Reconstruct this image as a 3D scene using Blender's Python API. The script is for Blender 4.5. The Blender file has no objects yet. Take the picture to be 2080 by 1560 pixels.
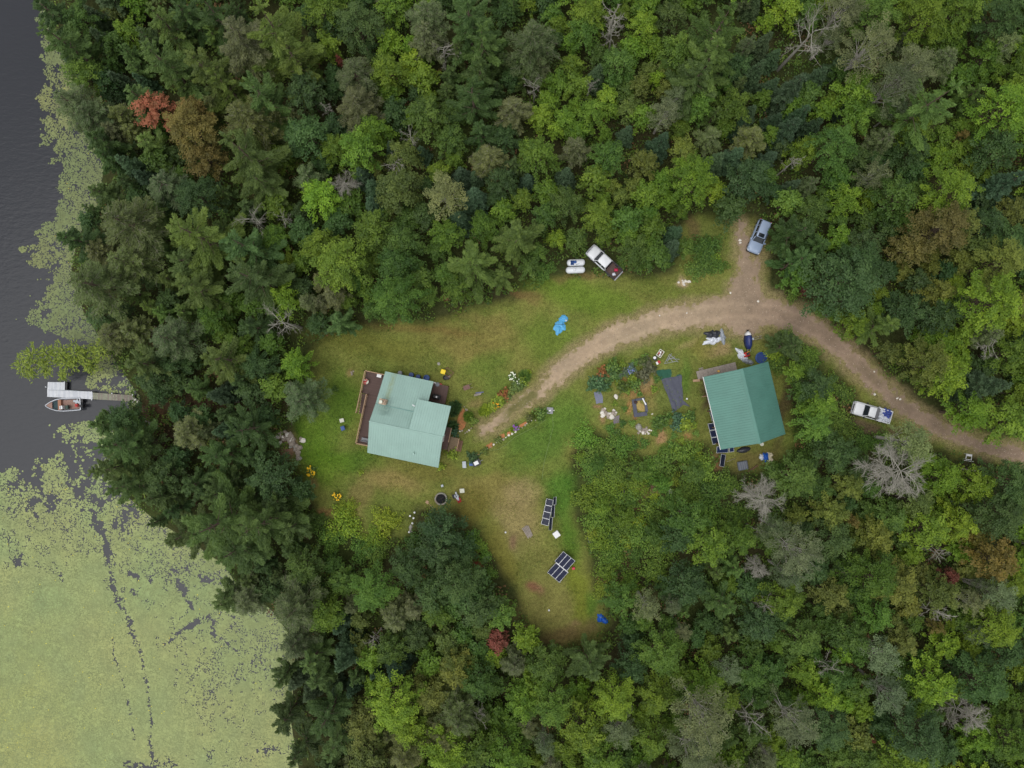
import bpy, math, random
import numpy as np
from mathutils import Vector, noise as mnoise
sc = bpy.context.scene
C = sc.collection
R = math.radians
# ---------------------------------------------------------------- camera, sky, sun, exposure
H = 96.1                      # drone height above the lawn in metres
F = 1442.0                    # focal length in photograph pixels (2080 wide)
cam_d = bpy.data.cameras.new('camera'); cam = bpy.data.objects.new('camera', cam_d); C.objects.link(cam)
cam.location = (0, 0, H); cam_d.sensor_width = 36; cam_d.lens = 18 * F / 1040
cam_d.clip_start = 1; cam_d.clip_end = 3000
sc.camera = cam
SUN_EL, SUN_AZ = 73, 240      # azimuth clockwise from image-up
world = bpy.data.worlds.new('World'); sc.world = world; world.use_nodes = True
wn = world.node_tree; bg = wn.nodes['Background']
sky = wn.nodes.new('ShaderNodeTexSky'); sky.sky_type = 'NISHITA'; sky.sun_disc = False
sky.sun_elevation = R(SUN_EL); sky.sun_rotation = R(SUN_AZ); sky.air_density = 1.0; sky.dust_density = 2.0
hs = wn.nodes.new('ShaderNodeHueSaturation'); hs.inputs['Saturation'].default_value = 0.16
wn.links.new(sky.outputs[0], hs.inputs['Color']); wn.links.new(hs.outputs[0], bg.inputs[0])
bg.inputs[1].default_value = 0.15
sun_d = bpy.data.lights.new('sun', 'SUN'); sun_d.energy = 0.9; sun_d.angle = R(55); sun_d.color = (1, .985, .955)
sun = bpy.data.objects.new('sun', sun_d); C.objects.link(sun)
sdir = Vector((math.sin(R(SUN_AZ)) * math.cos(R(SUN_EL)), math.cos(R(SUN_AZ)) * math.cos(R(SUN_EL)), math.sin(R(SUN_EL))))
sun.rotation_euler = sdir.to_track_quat('Z', 'Y').to_euler(); sun.location = (0, 0, 140)
sc.view_settings.view_transform = 'Standard'; sc.view_settings.look = 'None'
sc.view_settings.gamma = 1; sc.view_settings.use_curve_mapping = False
sc.view_settings.exposure = 0.22
sc.render.engine = 'CYCLES'
sc.cycles.max_bounces = 4; sc.cycles.diffuse_bounces = 2; sc.cycles.glossy_bounces = 2
sc.cycles.transmission_bounces = 2; sc.cycles.transparent_max_bounces = 4
sc.cycles.use_denoising = True

# ---------------------------------------------------------------- helpers
def W(px, py, z=0.0):
    k = (H - z) / F
    return ((px - 1040) * k, (780 - py) * k)
def W3(px, py, z=0.0):
    x, y = W(px, py, z); return (x, y, z)
def lin(r, g, b):
    f = lambda c: (c / 255 / 12.92) if c / 255 <= .04045 else ((c / 255 + .055) / 1.055) ** 2.4
    return (f(r), f(g), f(b))
def link(o):
    C.objects.link(o); return o
def tag(o, label=None, cat=None, group=None, kind=None):
    if label: o['label'] = label
    if cat: o['category'] = cat
    if group: o['group'] = group
    if kind: o['kind'] = kind
    return o
def thing(name, label, cat, loc=(0, 0, 0), rz=0, group=None):
    o = link(bpy.data.objects.new(name, None)); o.location = loc; o.rotation_euler = (0, 0, rz)
    o.empty_display_size = .2
    return tag(o, label, cat, group)
class MB:
    def __init__(s): s.v = []; s.f = []; s.c = []
    def add(s, vs, fs):
        b = len(s.v); s.v += [tuple(p) for p in vs]; s.f += [tuple(i + b for i in f) for f in fs]; return s
    def box(s, cx, cy, cz, sx, sy, sz, rz=0, rx=0, ry=0):
        from mathutils import Euler
        e = Euler((rx, ry, rz)).to_matrix(); vs = []
        for dz in (-.5, .5):
            for dx, dy in ((-.5, -.5), (.5, -.5), (.5, .5), (-.5, .5)):
                vs.append(Vector((cx, cy, cz)) + e @ Vector((dx * sx, dy * sy, dz * sz)))
        return s.add(vs, [(3, 2, 1, 0), (4, 5, 6, 7), (0, 1, 5, 4), (1, 2, 6, 5), (2, 3, 7, 6), (3, 0, 4, 7)])
    def prism(s, pts, z0, z1):
        n = len(pts)
        vs = [(p[0], p[1], z0) for p in pts] + [(p[0], p[1], z1) for p in pts]
        return s.add(vs, [tuple(range(n))[::-1], tuple(range(n, 2 * n))] + [(i, (i + 1) % n, n + (i + 1) % n, n + i) for i in range(n)])
    def extr(s, prof, x0, x1):           # profile (y,z) extruded along x
        n = len(prof)
        vs = [(x0, p[0], p[1]) for p in prof] + [(x1, p[0], p[1]) for p in prof]
        return s.add(vs, [tuple(range(n)), tuple(range(n, 2 * n))[::-1]] + [(i, n + i, n + (i + 1) % n, (i + 1) % n) for i in range(n)])
    def tube(s, p, q, r0, r1=None, n=6, cap=True):
        r1 = r0 if r1 is None else r1
        p, q = Vector(p), Vector(q); d = (q - p)
        if d.length < 1e-6: return s
        d.normalize(); a = d.orthogonal().normalized(); b = d.cross(a)
        vs = []
        for c, r in ((p, r0), (q, r1)):
            for i in range(n):
                t = 2 * math.pi * i / n; vs.append(c + (a * math.cos(t) + b * math.sin(t)) * r)
        fs = [(i, (i + 1) % n, n + (i + 1) % n, n + i) for i in range(n)]
        if cap: fs += [tuple(range(n))[::-1], tuple(range(n, 2 * n))]
        return s.add(vs, fs)
    def loft(s, rings, cap=True):
        n = len(rings[0]); vs = [p for r in rings for p in r]; fs = []
        for k in range(len(rings) - 1):
            for i in range(n):
                fs.append((k * n + i, k * n + (i + 1) % n, (k + 1) * n + (i + 1) % n, (k + 1) * n + i))
        if cap: fs += [tuple(range(n))[::-1], tuple(range((len(rings) - 1) * n, len(rings) * n))]
        return s.add(vs, fs)
    def lathe(s, prof, n=16, cx=0, cy=0):
        return s.loft([[(cx + r * math.cos(2 * math.pi * i / n), cy + r * math.sin(2 * math.pi * i / n), z) for i in range(n)] for r, z in prof])
    def mesh(s, name):
        m = bpy.data.meshes.new(name); m.from_pydata(s.v, [], s.f); m.update(); return m
def part(name, mb, mat, parent, smooth=False, label=None):
    me = mb.mesh(name) if isinstance(mb, MB) else mb
    o = link(bpy.data.objects.new(name, me)); o.parent = parent
    if mat and not me.materials: me.materials.append(mat)
    if smooth: me.polygons.foreach_set('use_smooth', [True] * len(me.polygons))
    if label: o['label'] = label
    return o
def solo(name, label, cat, mb, mat, loc=(0, 0, 0), rz=0, group=None, smooth=False):
    o = part(name, mb, mat, None, smooth); o.location = loc; o.rotation_euler = (0, 0, rz)
    return tag(o, label, cat, group)
def rrect(L, Wd, r, z, cx=0, cy=0, n=4):     # rounded rectangle ring
    pts = []
    r = min(r, L / 2 - .001, Wd / 2 - .001)
    for qx, qy, a0 in ((1, 1, 0), (-1, 1, 90), (-1, -1, 180), (1, -1, 270)):
        for i in range(n + 1):
            a = R(a0 + 90 * i / n)
            pts.append((cx + qx * (L / 2 - r) + r * math.cos(a), cy + qy * (Wd / 2 - r) + r * math.sin(a), z))
    return pts

# ---------------------------------------------------------------- materials
def newmat(name):
    m = bpy.data.materials.new(name); m.use_nodes = True; nt = m.node_tree
    return m, nt, nt.nodes['Principled BSDF']
def pm(name, col, rough=.6, var=.12, scale=3.0, metal=0.0, bump=0.0, spec=.4, col2=None, detail=6):
    m, nt, b = newmat(name); N = nt.nodes; Lk = nt.links
    tc = N.new('ShaderNodeTexCoord'); no = N.new('ShaderNodeTexNoise'); no.inputs['Scale'].default_value = scale
    no.inputs['Detail'].default_value = detail; no.inputs['Roughness'].default_value = .65
    Lk.new(tc.outputs['Object'], no.inputs['Vector'])
    rp = N.new('ShaderNodeValToRGB'); c2 = col2 or tuple(min(1, c * (1 + var)) for c in col); c1 = col if col2 else tuple(c * (1 - var) for c in col)
    rp.color_ramp.elements[0].position = .3; rp.color_ramp.elements[1].position = .7
    rp.color_ramp.elements[0].color = (*c1, 1); rp.color_ramp.elements[1].color = (*c2, 1)
    Lk.new(no.outputs['Fac'], rp.inputs[0]); Lk.new(rp.outputs[0], b.inputs['Base Color'])
    b.inputs['Roughness'].default_value = rough; b.inputs['Metallic'].default_value = metal
    b.inputs['Specular IOR Level'].default_value = spec
    if bump:
        bp = N.new('ShaderNodeBump'); bp.inputs['Strength'].default_value = bump; bp.inputs['Distance'].default_value = .05
        Lk.new(no.outputs['Fac'], bp.inputs['Height']); Lk.new(bp.outputs[0], b.inputs['Normal'])
    return m
def vcol_mat(name, rough=.9, nscale=6, namt=.35, bump=.3, spec=.15, fine=40, dist=.1, nmul=1.0):
    m, nt, b = newmat(name); N = nt.nodes; Lk = nt.links
    at = N.new('ShaderNodeAttribute'); at.attribute_name = 'Col'
    tc = N.new('ShaderNodeTexCoord')
    n1 = N.new('ShaderNodeTexNoise'); n1.inputs['Scale'].default_value = nscale; n1.inputs['Detail'].default_value = 8; n1.inputs['Roughness'].default_value = .7
    n2 = N.new('ShaderNodeTexNoise'); n2.inputs['Scale'].default_value = fine; n2.inputs['Detail'].default_value = 3
    Lk.new(tc.outputs['Object'], n1.inputs['Vector']); Lk.new(tc.outputs['Object'], n2.inputs['Vector'])
    ad = N.new('ShaderNodeMath'); ad.operation = 'ADD'; Lk.new(n1.outputs['Fac'], ad.inputs[0]); Lk.new(n2.outputs['Fac'], ad.inputs[1])
    mr = N.new('ShaderNodeMapRange'); mr.inputs['From Min'].default_value = .55; mr.inputs['From Max'].default_value = 1.45
    mr.inputs['To Min'].default_value = (1 - namt) * nmul; mr.inputs['To Max'].default_value = (1 + namt) * nmul
    Lk.new(ad.outputs[0], mr.inputs[0])
    mx = N.new('ShaderNodeVectorMath'); mx.operation = 'SCALE'; Lk.new(at.outputs['Color'], mx.inputs[0]); Lk.new(mr.outputs[0], mx.inputs['Scale'])
    Lk.new(mx.outputs[0], b.inputs['Base Color'])
    b.inputs['Roughness'].default_value = rough; b.inputs['Specular IOR Level'].default_value = spec
    bp = N.new('ShaderNodeBump'); bp.inputs['Strength'].default_value = bump; bp.inputs['Distance'].default_value = dist
    Lk.new(ad.outputs[0], bp.inputs['Height']); Lk.new(bp.outputs[0], b.inputs['Normal'])
    return m
def leaf_mat(name, use_obj=True, transl=.28):
    m, nt, b = newmat(name); N = nt.nodes; Lk = nt.links
    at = N.new('ShaderNodeAttribute'); at.attribute_name = 'lv'
    hv = N.new('ShaderNodeHueSaturation')
    if use_obj:
        oi = N.new('ShaderNodeObjectInfo'); Lk.new(oi.outputs['Color'], hv.inputs['Color'])
    else:
        a2 = N.new('ShaderNodeAttribute'); a2.attribute_name = 'Col'; Lk.new(a2.outputs['Color'], hv.inputs['Color'])
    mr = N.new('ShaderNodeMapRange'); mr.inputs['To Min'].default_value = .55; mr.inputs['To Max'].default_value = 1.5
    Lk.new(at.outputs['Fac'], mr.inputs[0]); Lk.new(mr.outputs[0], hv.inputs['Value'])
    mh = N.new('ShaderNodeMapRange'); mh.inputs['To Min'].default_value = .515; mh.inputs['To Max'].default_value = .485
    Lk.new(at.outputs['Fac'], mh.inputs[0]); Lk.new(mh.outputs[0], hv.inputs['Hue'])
    Lk.new(hv.outputs[0], b.inputs['Base Color']); b.inputs['Roughness'].default_value = .55; b.inputs['Specular IOR Level'].default_value = .35
    tr = N.new('ShaderNodeBsdfTranslucent'); Lk.new(hv.outputs[0], tr.inputs['Color'])
    mi = N.new('ShaderNodeMixShader'); mi.inputs[0].default_value = transl
    Lk.new(b.outputs[0], mi.inputs[1]); Lk.new(tr.outputs[0], mi.inputs[2])
    Lk.new(mi.outputs[0], N['Material Output'].inputs['Surface'])
    return m
def solar_mat(name, nx, ny, col=(.010, .015, .045)):
    m, nt, b = newmat(name); N = nt.nodes; Lk = nt.links
    tc = N.new('ShaderNodeTexCoord'); sp = N.new('ShaderNodeSeparateXYZ'); Lk.new(tc.outputs['Generated'], sp.inputs[0])
    def line(sock, n):
        a = N.new('ShaderNodeMath'); a.operation = 'MULTIPLY'; a.inputs[1].default_value = n; Lk.new(sock, a.inputs[0])
        f = N.new('ShaderNodeMath'); f.operation = 'FRACT'; Lk.new(a.outputs[0], f.inputs[0])
        s_ = N.new('ShaderNodeMath'); s_.operation = 'SUBTRACT'; s_.inputs[1].default_value = .5; Lk.new(f.outputs[0], s_.inputs[0])
        ab = N.new('ShaderNodeMath'); ab.operation = 'ABSOLUTE'; Lk.new(s_.outputs[0], ab.inputs[0])
        g = N.new('ShaderNodeMath'); g.operation = 'GREATER_THAN'; g.inputs[1].default_value = .465; Lk.new(ab.outputs[0], g.inputs[0])
        return g
    g1, g2 = line(sp.outputs['X'], nx), line(sp.outputs['Y'], ny)
    mxm = N.new('ShaderNodeMath'); mxm.operation = 'MAXIMUM'; Lk.new(g1.outputs[0], mxm.inputs[0]); Lk.new(g2.outputs[0], mxm.inputs[1])
    mix = N.new('ShaderNodeMix'); mix.data_type = 'RGBA'; Lk.new(mxm.outputs[0], mix.inputs[0])
    mix.inputs[6].default_value = (*col, 1); mix.inputs[7].default_value = (.05, .055, .075, 1)
    Lk.new(mix.outputs[2], b.inputs['Base Color']); b.inputs['Roughness'].default_value = .3; b.inputs['Specular IOR Level'].default_value = .15
    return m
rng = np.random.default_rng(7)
def vnoise(x, y, s, seed=0):
    x = np.asarray(x) / s + seed * 17.31; y = np.asarray(y) / s + seed * 9.77
    xi = np.floor(x).astype(np.int64); yi = np.floor(y).astype(np.int64); fx = x - xi; fy = y - yi
    fx = fx * fx * (3 - 2 * fx); fy = fy * fy * (3 - 2 * fy)
    def h(a, b):
        n = (a * 374761393 + b * 668265263 + seed * 1442695041) & 0xffffffff
        n = ((n ^ (n >> 13)) * 1274126177) & 0xffffffff
        return ((n ^ (n >> 16)) & 0xffff) / 65535.0
    return (h(xi, yi) * (1 - fx) + h(xi + 1, yi) * fx) * (1 - fy) + (h(xi, yi + 1) * (1 - fx) + h(xi + 1, yi + 1) * fx) * fy
def fbm(x, y, s, seed=0, o=4):
    t = 0; a = .5; n = 0
    for i in range(o):
        t = t + a * vnoise(x, y, s / 2 ** i, seed + i); n += a; a *= .5
    return t / n
def np_mesh(name, V, Q, mat, col=None, lv=None):
    me = bpy.data.meshes.new(name); nv = len(V); nq = len(Q); k = Q.shape[1]
    me.vertices.add(nv); me.vertices.foreach_set('co', np.ascontiguousarray(V, dtype=np.float32).ravel())
    me.loops.add(nq * k); me.loops.foreach_set('vertex_index', np.ascontiguousarray(Q, dtype=np.int32).ravel())
    me.polygons.add(nq); me.polygons.foreach_set('loop_start', np.arange(0, nq * k, k, dtype=np.int32))
    if col is not None:
        a = me.attributes.new('Col', 'FLOAT_COLOR', 'POINT'); c4 = np.ones((nv, 4), np.float32); c4[:, :3] = col; a.data.foreach_set('color', c4.ravel())
    if lv is not None:
        a = me.attributes.new('lv', 'FLOAT', 'POINT'); a.data.foreach_set('value', np.ascontiguousarray(lv, dtype=np.float32))
    if mat: me.materials.append(mat)
    me.update(calc_edges=True); me.validate()
    return me
# ---------------------------------------------------------------- the setting: ground, lake, driveway
M_ground = vcol_mat('ground_grass_soil', .95, 2.4, .80, .7, .1, 9, .12)
M_road = vcol_mat('driveway_gravel', .95, 2.2, .30, .5, .1, 14, .06)
M_leafcol = leaf_mat('ground_leaves', False, .2)
M_pad = vcol_mat('pond_weed', .6, 1.2, .22, .1, .3, 8, .02)
shore_px = [(75, -400), (78, 0), (112, 90), (165, 220), (205, 330), (190, 420), (150, 480), (135, 560), (165, 640), (205, 700), (245, 760), (280, 810), (245, 850), (225, 920), (240, 1000), (310, 1060), (370, 1095), (450, 1150), (480, 1200), (545, 1240), (595, 1310), (590, 1400), (585, 1470), (600, 1560), (640, 1900)]
_sy = np.array([W(a, b)[1] for a, b in shore_px])[::-1]; _sx = np.array([W(a, b)[0] for a, b in shore_px])[::-1]
def inland(x, y): return np.asarray(x) - np.interp(y, _sy, _sx)
WATER_Z = -.45
def ground_z(x, y):
    d = inland(x, y); t = np.clip((d + 1.8) / 3.0, 0, 1); t = t * t * (3 - 2 * t)
    return -1.8 * (1 - t)
road_pl = [(1098, 797, 15), (1120, 770, 20), (1180, 722, 23), (1250, 682, 26), (1330, 654, 28), (1420, 638, 29), (1500, 630, 34), (1570, 634, 33), (1640, 658, 27), (1700, 702, 24), (1760, 757, 22), (1830, 822, 21), (1900, 866, 20), (1980, 900, 18), (2080, 924, 17), (2200, 945, 17)]
road_b = [(1514, 628, 58), (1515, 600, 42), (1516, 575, 30), (1517, 550, 23), (1514, 520, 19), (1508, 480, 17), (1503, 458, 12)]
road_b2 = [(1520, 575, 18), (1536, 535, 11), (1540, 505, 9)]
road_l = [(985, 876, 13), (1020, 848, 14), (1060, 819, 15), (1083, 802, 16)]
def pl_dist(x, y, pl):                     # signed: negative inside the ribbon (metres)
    best = np.full(np.shape(x), 1e9)
    P = [(*W(a, b), w / 15.0) for a, b, w in pl]
    for (x0, y0, w0), (x1, y1, w1) in zip(P[:-1], P[1:]):
        dx, dy = x1 - x0, y1 - y0; t = np.clip(((x - x0) * dx + (y - y0) * dy) / (dx * dx + dy * dy), 0, 1)
        d = np.hypot(x - x0 - t * dx, y - y0 - t * dy) - (w0 + (w1 - w0) * t); best = np.minimum(best, d)
    return best
def road_dist(x, y):
    return np.minimum(np.minimum(pl_dist(x, y, road_pl), pl_dist(x, y, road_b)), np.minimum(pl_dist(x, y, road_l), pl_dist(x, y, road_b2)))
lawn_px = [(632, 730), (655, 690), (720, 668), (860, 655), (955, 630), (1050, 600), (1150, 563), (1290, 562), (1372, 560), (1385, 470), (1420, 440), (1500, 440), (1560, 460), (1562, 590), (1660, 640), (1760, 730), (1880, 840), (2000, 880), (2200, 920), (2200, 965), (1960, 930), (1850, 880), (1830, 900), (1730, 860), (1740, 800), (1640, 695), (1560, 690), (1600, 760), (1615, 900), (1560, 960), (1490, 960), (1430, 905), (1320, 935), (1260, 900), (1190, 880), (1160, 930), (1165, 1020), (1190, 1100), (1210, 1200), (1238, 1260), (1215, 1295), (1150, 1312), (1085, 1285), (1040, 1200), (1000, 1130), (965, 1060), (935, 1035), (850, 1035), (830, 1090), (735, 1105), (720, 1060), (650, 1050), (622, 990), (600, 930), (612, 860), (640, 800)]
lawn_w = np.array([W(a, b) for a, b in lawn_px])
def poly_sd(x, y, P):                      # positive inside (metres)
    x = np.asarray(x, float); y = np.asarray(y, float); ins = np.zeros(x.shape, bool); best = np.full(x.shape, 1e9)
    n = len(P)
    for i in range(n):
        x0, y0 = P[i]; x1, y1 = P[(i + 1) % n]; dx, dy = x1 - x0, y1 - y0
        t = np.clip(((x - x0) * dx + (y - y0) * dy) / (dx * dx + dy * dy), 0, 1)
        best = np.minimum(best, np.hypot(x - x0 - t * dx, y - y0 - t * dy))
        c = ((y0 > y) != (y1 > y)) & (x < dx * (y - y0) / (dy if abs(dy) > 1e-9 else 1e-9) + x0); ins ^= c
    return np.where(ins, best, -best)
# patches of ground colour: px, py, rx, ry, rot, srgb, strength
patches = [
 (760, 700, 140, 30, 8, (98, 98, 42), .7), (950, 690, 110, 42, 8, (118, 106, 58), .75), (1000, 655, 70, 18, 20, (122, 108, 62), .6), (870, 668, 120, 10, 4, (112, 92, 52), .6),
 (1180, 602, 130, 34, 12, (88, 112, 34), .8), (1120, 690, 60, 50, 0, (88, 108, 38), .7), (1340, 590, 90, 22, 5, (92, 104, 42), .6),
 (1060, 600, 45, 12, 25, (118, 96, 60), .7), (1180, 562, 60, 8, 0, (112, 92, 58), .6),
 (690, 820, 50, 70, 0, (74, 108, 30), .8), (640, 900, 45, 70, 0, (78, 112, 26), .8), (720, 935, 60, 30, 0, (64, 98, 26), .7), (665, 950, 50, 40, 0, (84, 116, 26), .7),
 (800, 975, 70, 26, 14, (128, 112, 68), .85), (735, 1010, 22, 60, 15, (122, 108, 66), .7), (770, 1080, 14, 50, 15, (130, 112, 76), .8),
 (880, 960, 70, 20, 8, (104, 98, 48), .7), (1000, 1000, 80, 45, 10, (120, 108, 60), .8), (960, 1030, 30, 40, 0, (108, 100, 44), .8), (1050, 1060, 50, 70, -10, (136, 120, 80), .85), (1065, 1000, 40, 30, 0, (140, 122, 86), .7),
 (1020, 1120, 25, 80, -25, (112, 106, 46), .7), (1095, 1150, 50, 60, 0, (112, 110, 58), .8), (1120, 1230, 70, 60, 0, (118, 112, 62), .85), (1160, 1290, 60, 22, -10, (112, 92, 60), .85), (1185, 1270, 30, 20, 0, (128, 106, 74), .6),
 (1172, 1200, 22, 90, -8, (104, 112, 34), .8), (1140, 1000, 34, 60, 0, (66, 106, 34), .85), (1160, 1090, 22, 60, -10, (72, 106, 32), .8), (1195, 1225, 14, 25, 0, (70, 108, 34), .7),
 (1090, 900, 90, 50, -25, (74, 104, 38), .85), (1150, 850, 60, 50, 0, (76, 108, 38), .7), (1010, 945, 70, 12, -20, (94, 104, 42), .5), (1020, 790, 50, 30, 0, (78, 106, 38), .6), (990, 740, 60, 30, -20, (82, 106, 38), .6), (930, 870, 50, 24, -35, (104, 100, 56), .7), (960, 815, 18, 10, 0, (130, 112, 74), .7),
 (1080, 1192, 17, 14, 20, (124, 82, 66), .9), (1095, 1200, 14, 10, 30, (120, 86, 68), .7), (1050, 1103, 11, 15, 0, (134, 104, 82), .8), (1170, 1265, 10, 8, 0, (140, 110, 84), .5),
 (1330, 800, 100, 60, -10, (92, 100, 48), .7), (1300, 800, 40, 12, -10, (150, 110, 72), .75), (1280, 830, 7, 18, 0, (166, 118, 78), .8), (1310, 780, 14, 22, 0, (150, 118, 88), .75), (1320, 810, 18, 25, 0, (128, 112, 66), .6), (1348, 890, 14, 13, -8, (162, 122, 92), .85), (1402, 885, 10, 8, 0, (156, 112, 76), .85), (1222, 770, 14, 8, 0, (128, 88, 58), .8), (1268, 768, 22, 6, 25, (144, 98, 60), .8), (1216, 830, 10, 8, 10, (134, 98, 76), .9), (1226, 855, 6, 10, 0, (140, 108, 80), .8), (1292, 850, 5, 12, 0, (128, 78, 62), .8), (1345, 855, 22, 14, 10, (70, 112, 46), .8), (1390, 770, 12, 40, 0, (76, 108, 38), .7),
 (1460, 715, 34, 16, -8, (146, 122, 90), .8), (1425, 710, 30, 20, 0, (116, 110, 54), .7), (1400, 700, 25, 10, -20, (150, 130, 92), .5), (1455, 935, 12, 16, 0, (140, 96, 72), .85), (1440, 930, 20, 20, 0, (116, 106, 62), .6), (1530, 930, 60, 20, -12, (104, 92, 54), .8), (1590, 830, 10, 90, 13, (84, 66, 52), .7), (1432, 800, 12, 40, 13, (78, 62, 50), .8),
 (1386, 572, 14, 10, 0, (170, 142, 120), .8), (1440, 500, 45, 45, 0, (70, 88, 42), .6), (1410, 470, 18, 30, 0, (104, 84, 58), .7), (1530, 520, 20, 60, 5, (124, 106, 76), .5),
 (1250, 990, 80, 70, 0, (84, 100, 46), .8), (1330, 1010, 90, 80, 0, (82, 92, 46), .75), (1240, 1090, 50, 70, 0, (84, 98, 44), .7),
 (1770, 868, 50, 12, 10, (104, 86, 70), .8), (1820, 872, 14, 10, 0, (96, 74, 66), .7),
 (590, 900, 26, 30, 0, (126, 96, 80), .85), (480, 815, 160, 16, 2, (70, 56, 40), .9), (310, 850, 30, 55, 10, (84, 64, 46), .9), (330, 900, 30, 40, 0, (66, 50, 38), .8), (520, 835, 60, 16, 0, (70, 56, 40), .8), (380, 820, 60, 20, 0, (68, 54, 40), .8),
 (660, 1040, 18, 10, 0, (130, 92, 64), .7), (640, 978, 10, 8, 0, (128, 100, 70), .6), (716, 760, 8, 12, 0, (146, 120, 84), .7), (965, 1135, 8, 16, -30, (138, 76, 56), .8), (1310, 1005, 14, 12, 0, (120, 88, 66), .8), (1300, 1035, 20, 14, 0, (104, 72, 56), .7), (1280, 1150, 22, 28, 0, (86, 62, 52), .7),
]
def ground_col(x, y):
    px = x * F / H + 1040; py = 780 - y * F / H
    sd = poly_sd(x, y, lawn_w) + (fbm(x, y, 3.0, 3) - .5) * 2.4
    ff = fbm(x, y, 5, 11)[..., None]; f2 = fbm(x, y, 1.6, 12)[..., None]
    forest = np.array(lin(62, 54, 38)) * (1 - ff) + np.array(lin(58, 72, 32)) * ff
    forest = forest * (.75 + .5 * f2)
    ln = fbm(x, y, 4, 21)[..., None]; ln2 = fbm(x, y, 1.2, 22)[..., None]
    lawn = np.array(lin(90, 106, 44)) * (1 - ln) + np.array(lin(120, 116, 60)) * ln
    t = np.clip((sd + .6) / 1.6, 0, 1)[..., None]
    wx = px + (fbm(x, y, 2.5, 31) - .5) * 34; wy = py + (fbm(x, y, 2.5, 37) - .5) * 34
    col = forest * (1 - t) + lawn * t
    for (cx, cy, rx, ry, rot, rgb, st) in patches:
        ca, sa = math.cos(R(rot)), math.sin(R(rot))
        dx, dy = wx - cx, wy - cy; u = (dx * ca + dy * sa) / rx; v = (-dx * sa + dy * ca) / ry
        w = np.clip(1.35 - np.hypot(u, v), 0, 1); w = (w * w * (3 - 2 * w) * st)[..., None]
        col = col * (1 - w) + np.array(lin(*rgb)) * w
    st = fbm(x * .35 + y * .2, y * 1.6 - x * .5, 1.0, 23)[..., None]
    col = col * (.76 + .44 * ln2 + .26 * st)
    g_ = (col * np.array((.30, .59, .11))).sum(-1, keepdims=True) * np.array((.98, 1.10, .36)) ; col = (col * (1 - .12 * t) + g_ * .12 * t) * (1 + .07 * t)
    # worn margin beside the driveway
    rd = road_dist(x, y) + (fbm(x, y, 1.2, 41) - .5) * 1.6
    w = (np.clip(1 - rd / 1.1, 0, 1) * .75)[..., None]
    col = col * (1 - w) + np.array(lin(146, 130, 96)) * w
    # dark wet mud below the water line
    d = inland(x, y); w = np.clip((.6 - d) / 1.2, 0, 1)[..., None]
    return col * (1 - w) + np.array((.02, .022, .02)) * w
xs = np.concatenate([np.linspace(-900, -82, 14), np.arange(-80, 80.01, .32), np.linspace(82, 900, 14)])
ys = np.concatenate([np.linspace(-900, -62, 14), np.arange(-60, 60.01, .32), np.linspace(62, 900, 14)])
X, Y = np.meshgrid(xs, ys); nx, ny = len(xs), len(ys)
Z = ground_z(X, Y)
V = np.stack([X.ravel(), Y.ravel(), Z.ravel()], 1)
idx = np.arange(nx * ny).reshape(ny, nx)
Q = np.stack([idx[:-1, :-1].ravel(), idx[:-1, 1:].ravel(), idx[1:, 1:].ravel(), idx[1:, :-1].ravel()], 1)
g = part('ground', np_mesh('ground', V, Q, M_ground, ground_col(X.ravel(), Y.ravel())), None, None); g['kind'] = 'structure'
# lake
mW, nt, b = newmat('lake_water')
b.inputs['Base Color'].default_value = (.034, .036, .042, 1); b.inputs['Roughness'].default_value = .16; b.inputs['IOR'].default_value = 1.33
no = nt.nodes.new('ShaderNodeTexNoise'); no.inputs['Scale'].default_value = 1.1; no.inputs['Detail'].default_value = 5
tc = nt.nodes.new('ShaderNodeTexCoord'); mp = nt.nodes.new('ShaderNodeMapping'); mp.inputs['Scale'].default_value = (1, 2.2, 1); mp.inputs['Rotation'].default_value = (0, 0, R(25))
nt.links.new(tc.outputs['Object'], mp.inputs[0]); nt.links.new(mp.outputs[0], no.inputs['Vector'])
bp = nt.nodes.new('ShaderNodeBump'); bp.inputs['Strength'].default_value = .25; bp.inputs['Distance'].default_value = .12
nt.links.new(no.outputs['Fac'], bp.inputs['Height']); nt.links.new(bp.outputs[0], b.inputs['Normal'])
w = MB(); w.add([(-900, -900, WATER_Z), (-24, -900, WATER_Z), (-24, 900, WATER_Z), (-900, 900, WATER_Z)], [(0, 1, 2, 3)])
wo = part('lake_water', w, mW, None); wo['kind'] = 'structure'
# driveway: gravel sheet with ragged edges
def ragged_sheet(name, x0, x1, y0, y1, step, distf, colf, z, mat):
    gx = np.arange(x0, x1, step); gy = np.arange(y0, y1, step); A, B = np.meshgrid(gx, gy)
    D = distf(A, B); keep = (D < 0); cell = keep[:-1, :-1] & keep[1:, 1:] & keep[:-1, 1:] & keep[1:, :-1]
    ids = np.arange(A.size).reshape(A.shape)
    Qs = np.stack([ids[:-1, :-1][cell], ids[:-1, 1:][cell], ids[1:, 1:][cell], ids[1:, :-1][cell]], 1)
    used, inv = np.unique(Qs.ravel(), return_inverse=True)
    xx, yy = A.ravel()[used], B.ravel()[used]
    return part(name, np_mesh(name, np.stack([xx, yy, np.full(xx.shape, z)], 1), inv.reshape(-1, 4), mat, colf(xx, yy)), None, None)
def rd_main(x, y): return np.minimum(np.minimum(pl_dist(x, y, road_pl), pl_dist(x, y, road_b)), np.minimum(pl_dist(x, y, road_l), pl_dist(x, y, road_b2))) + (fbm(x, y, 1.1, 51) - .5) * 1.5 + (vnoise(x, y, .35, 52) - .5) * .9 + .15
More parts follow.
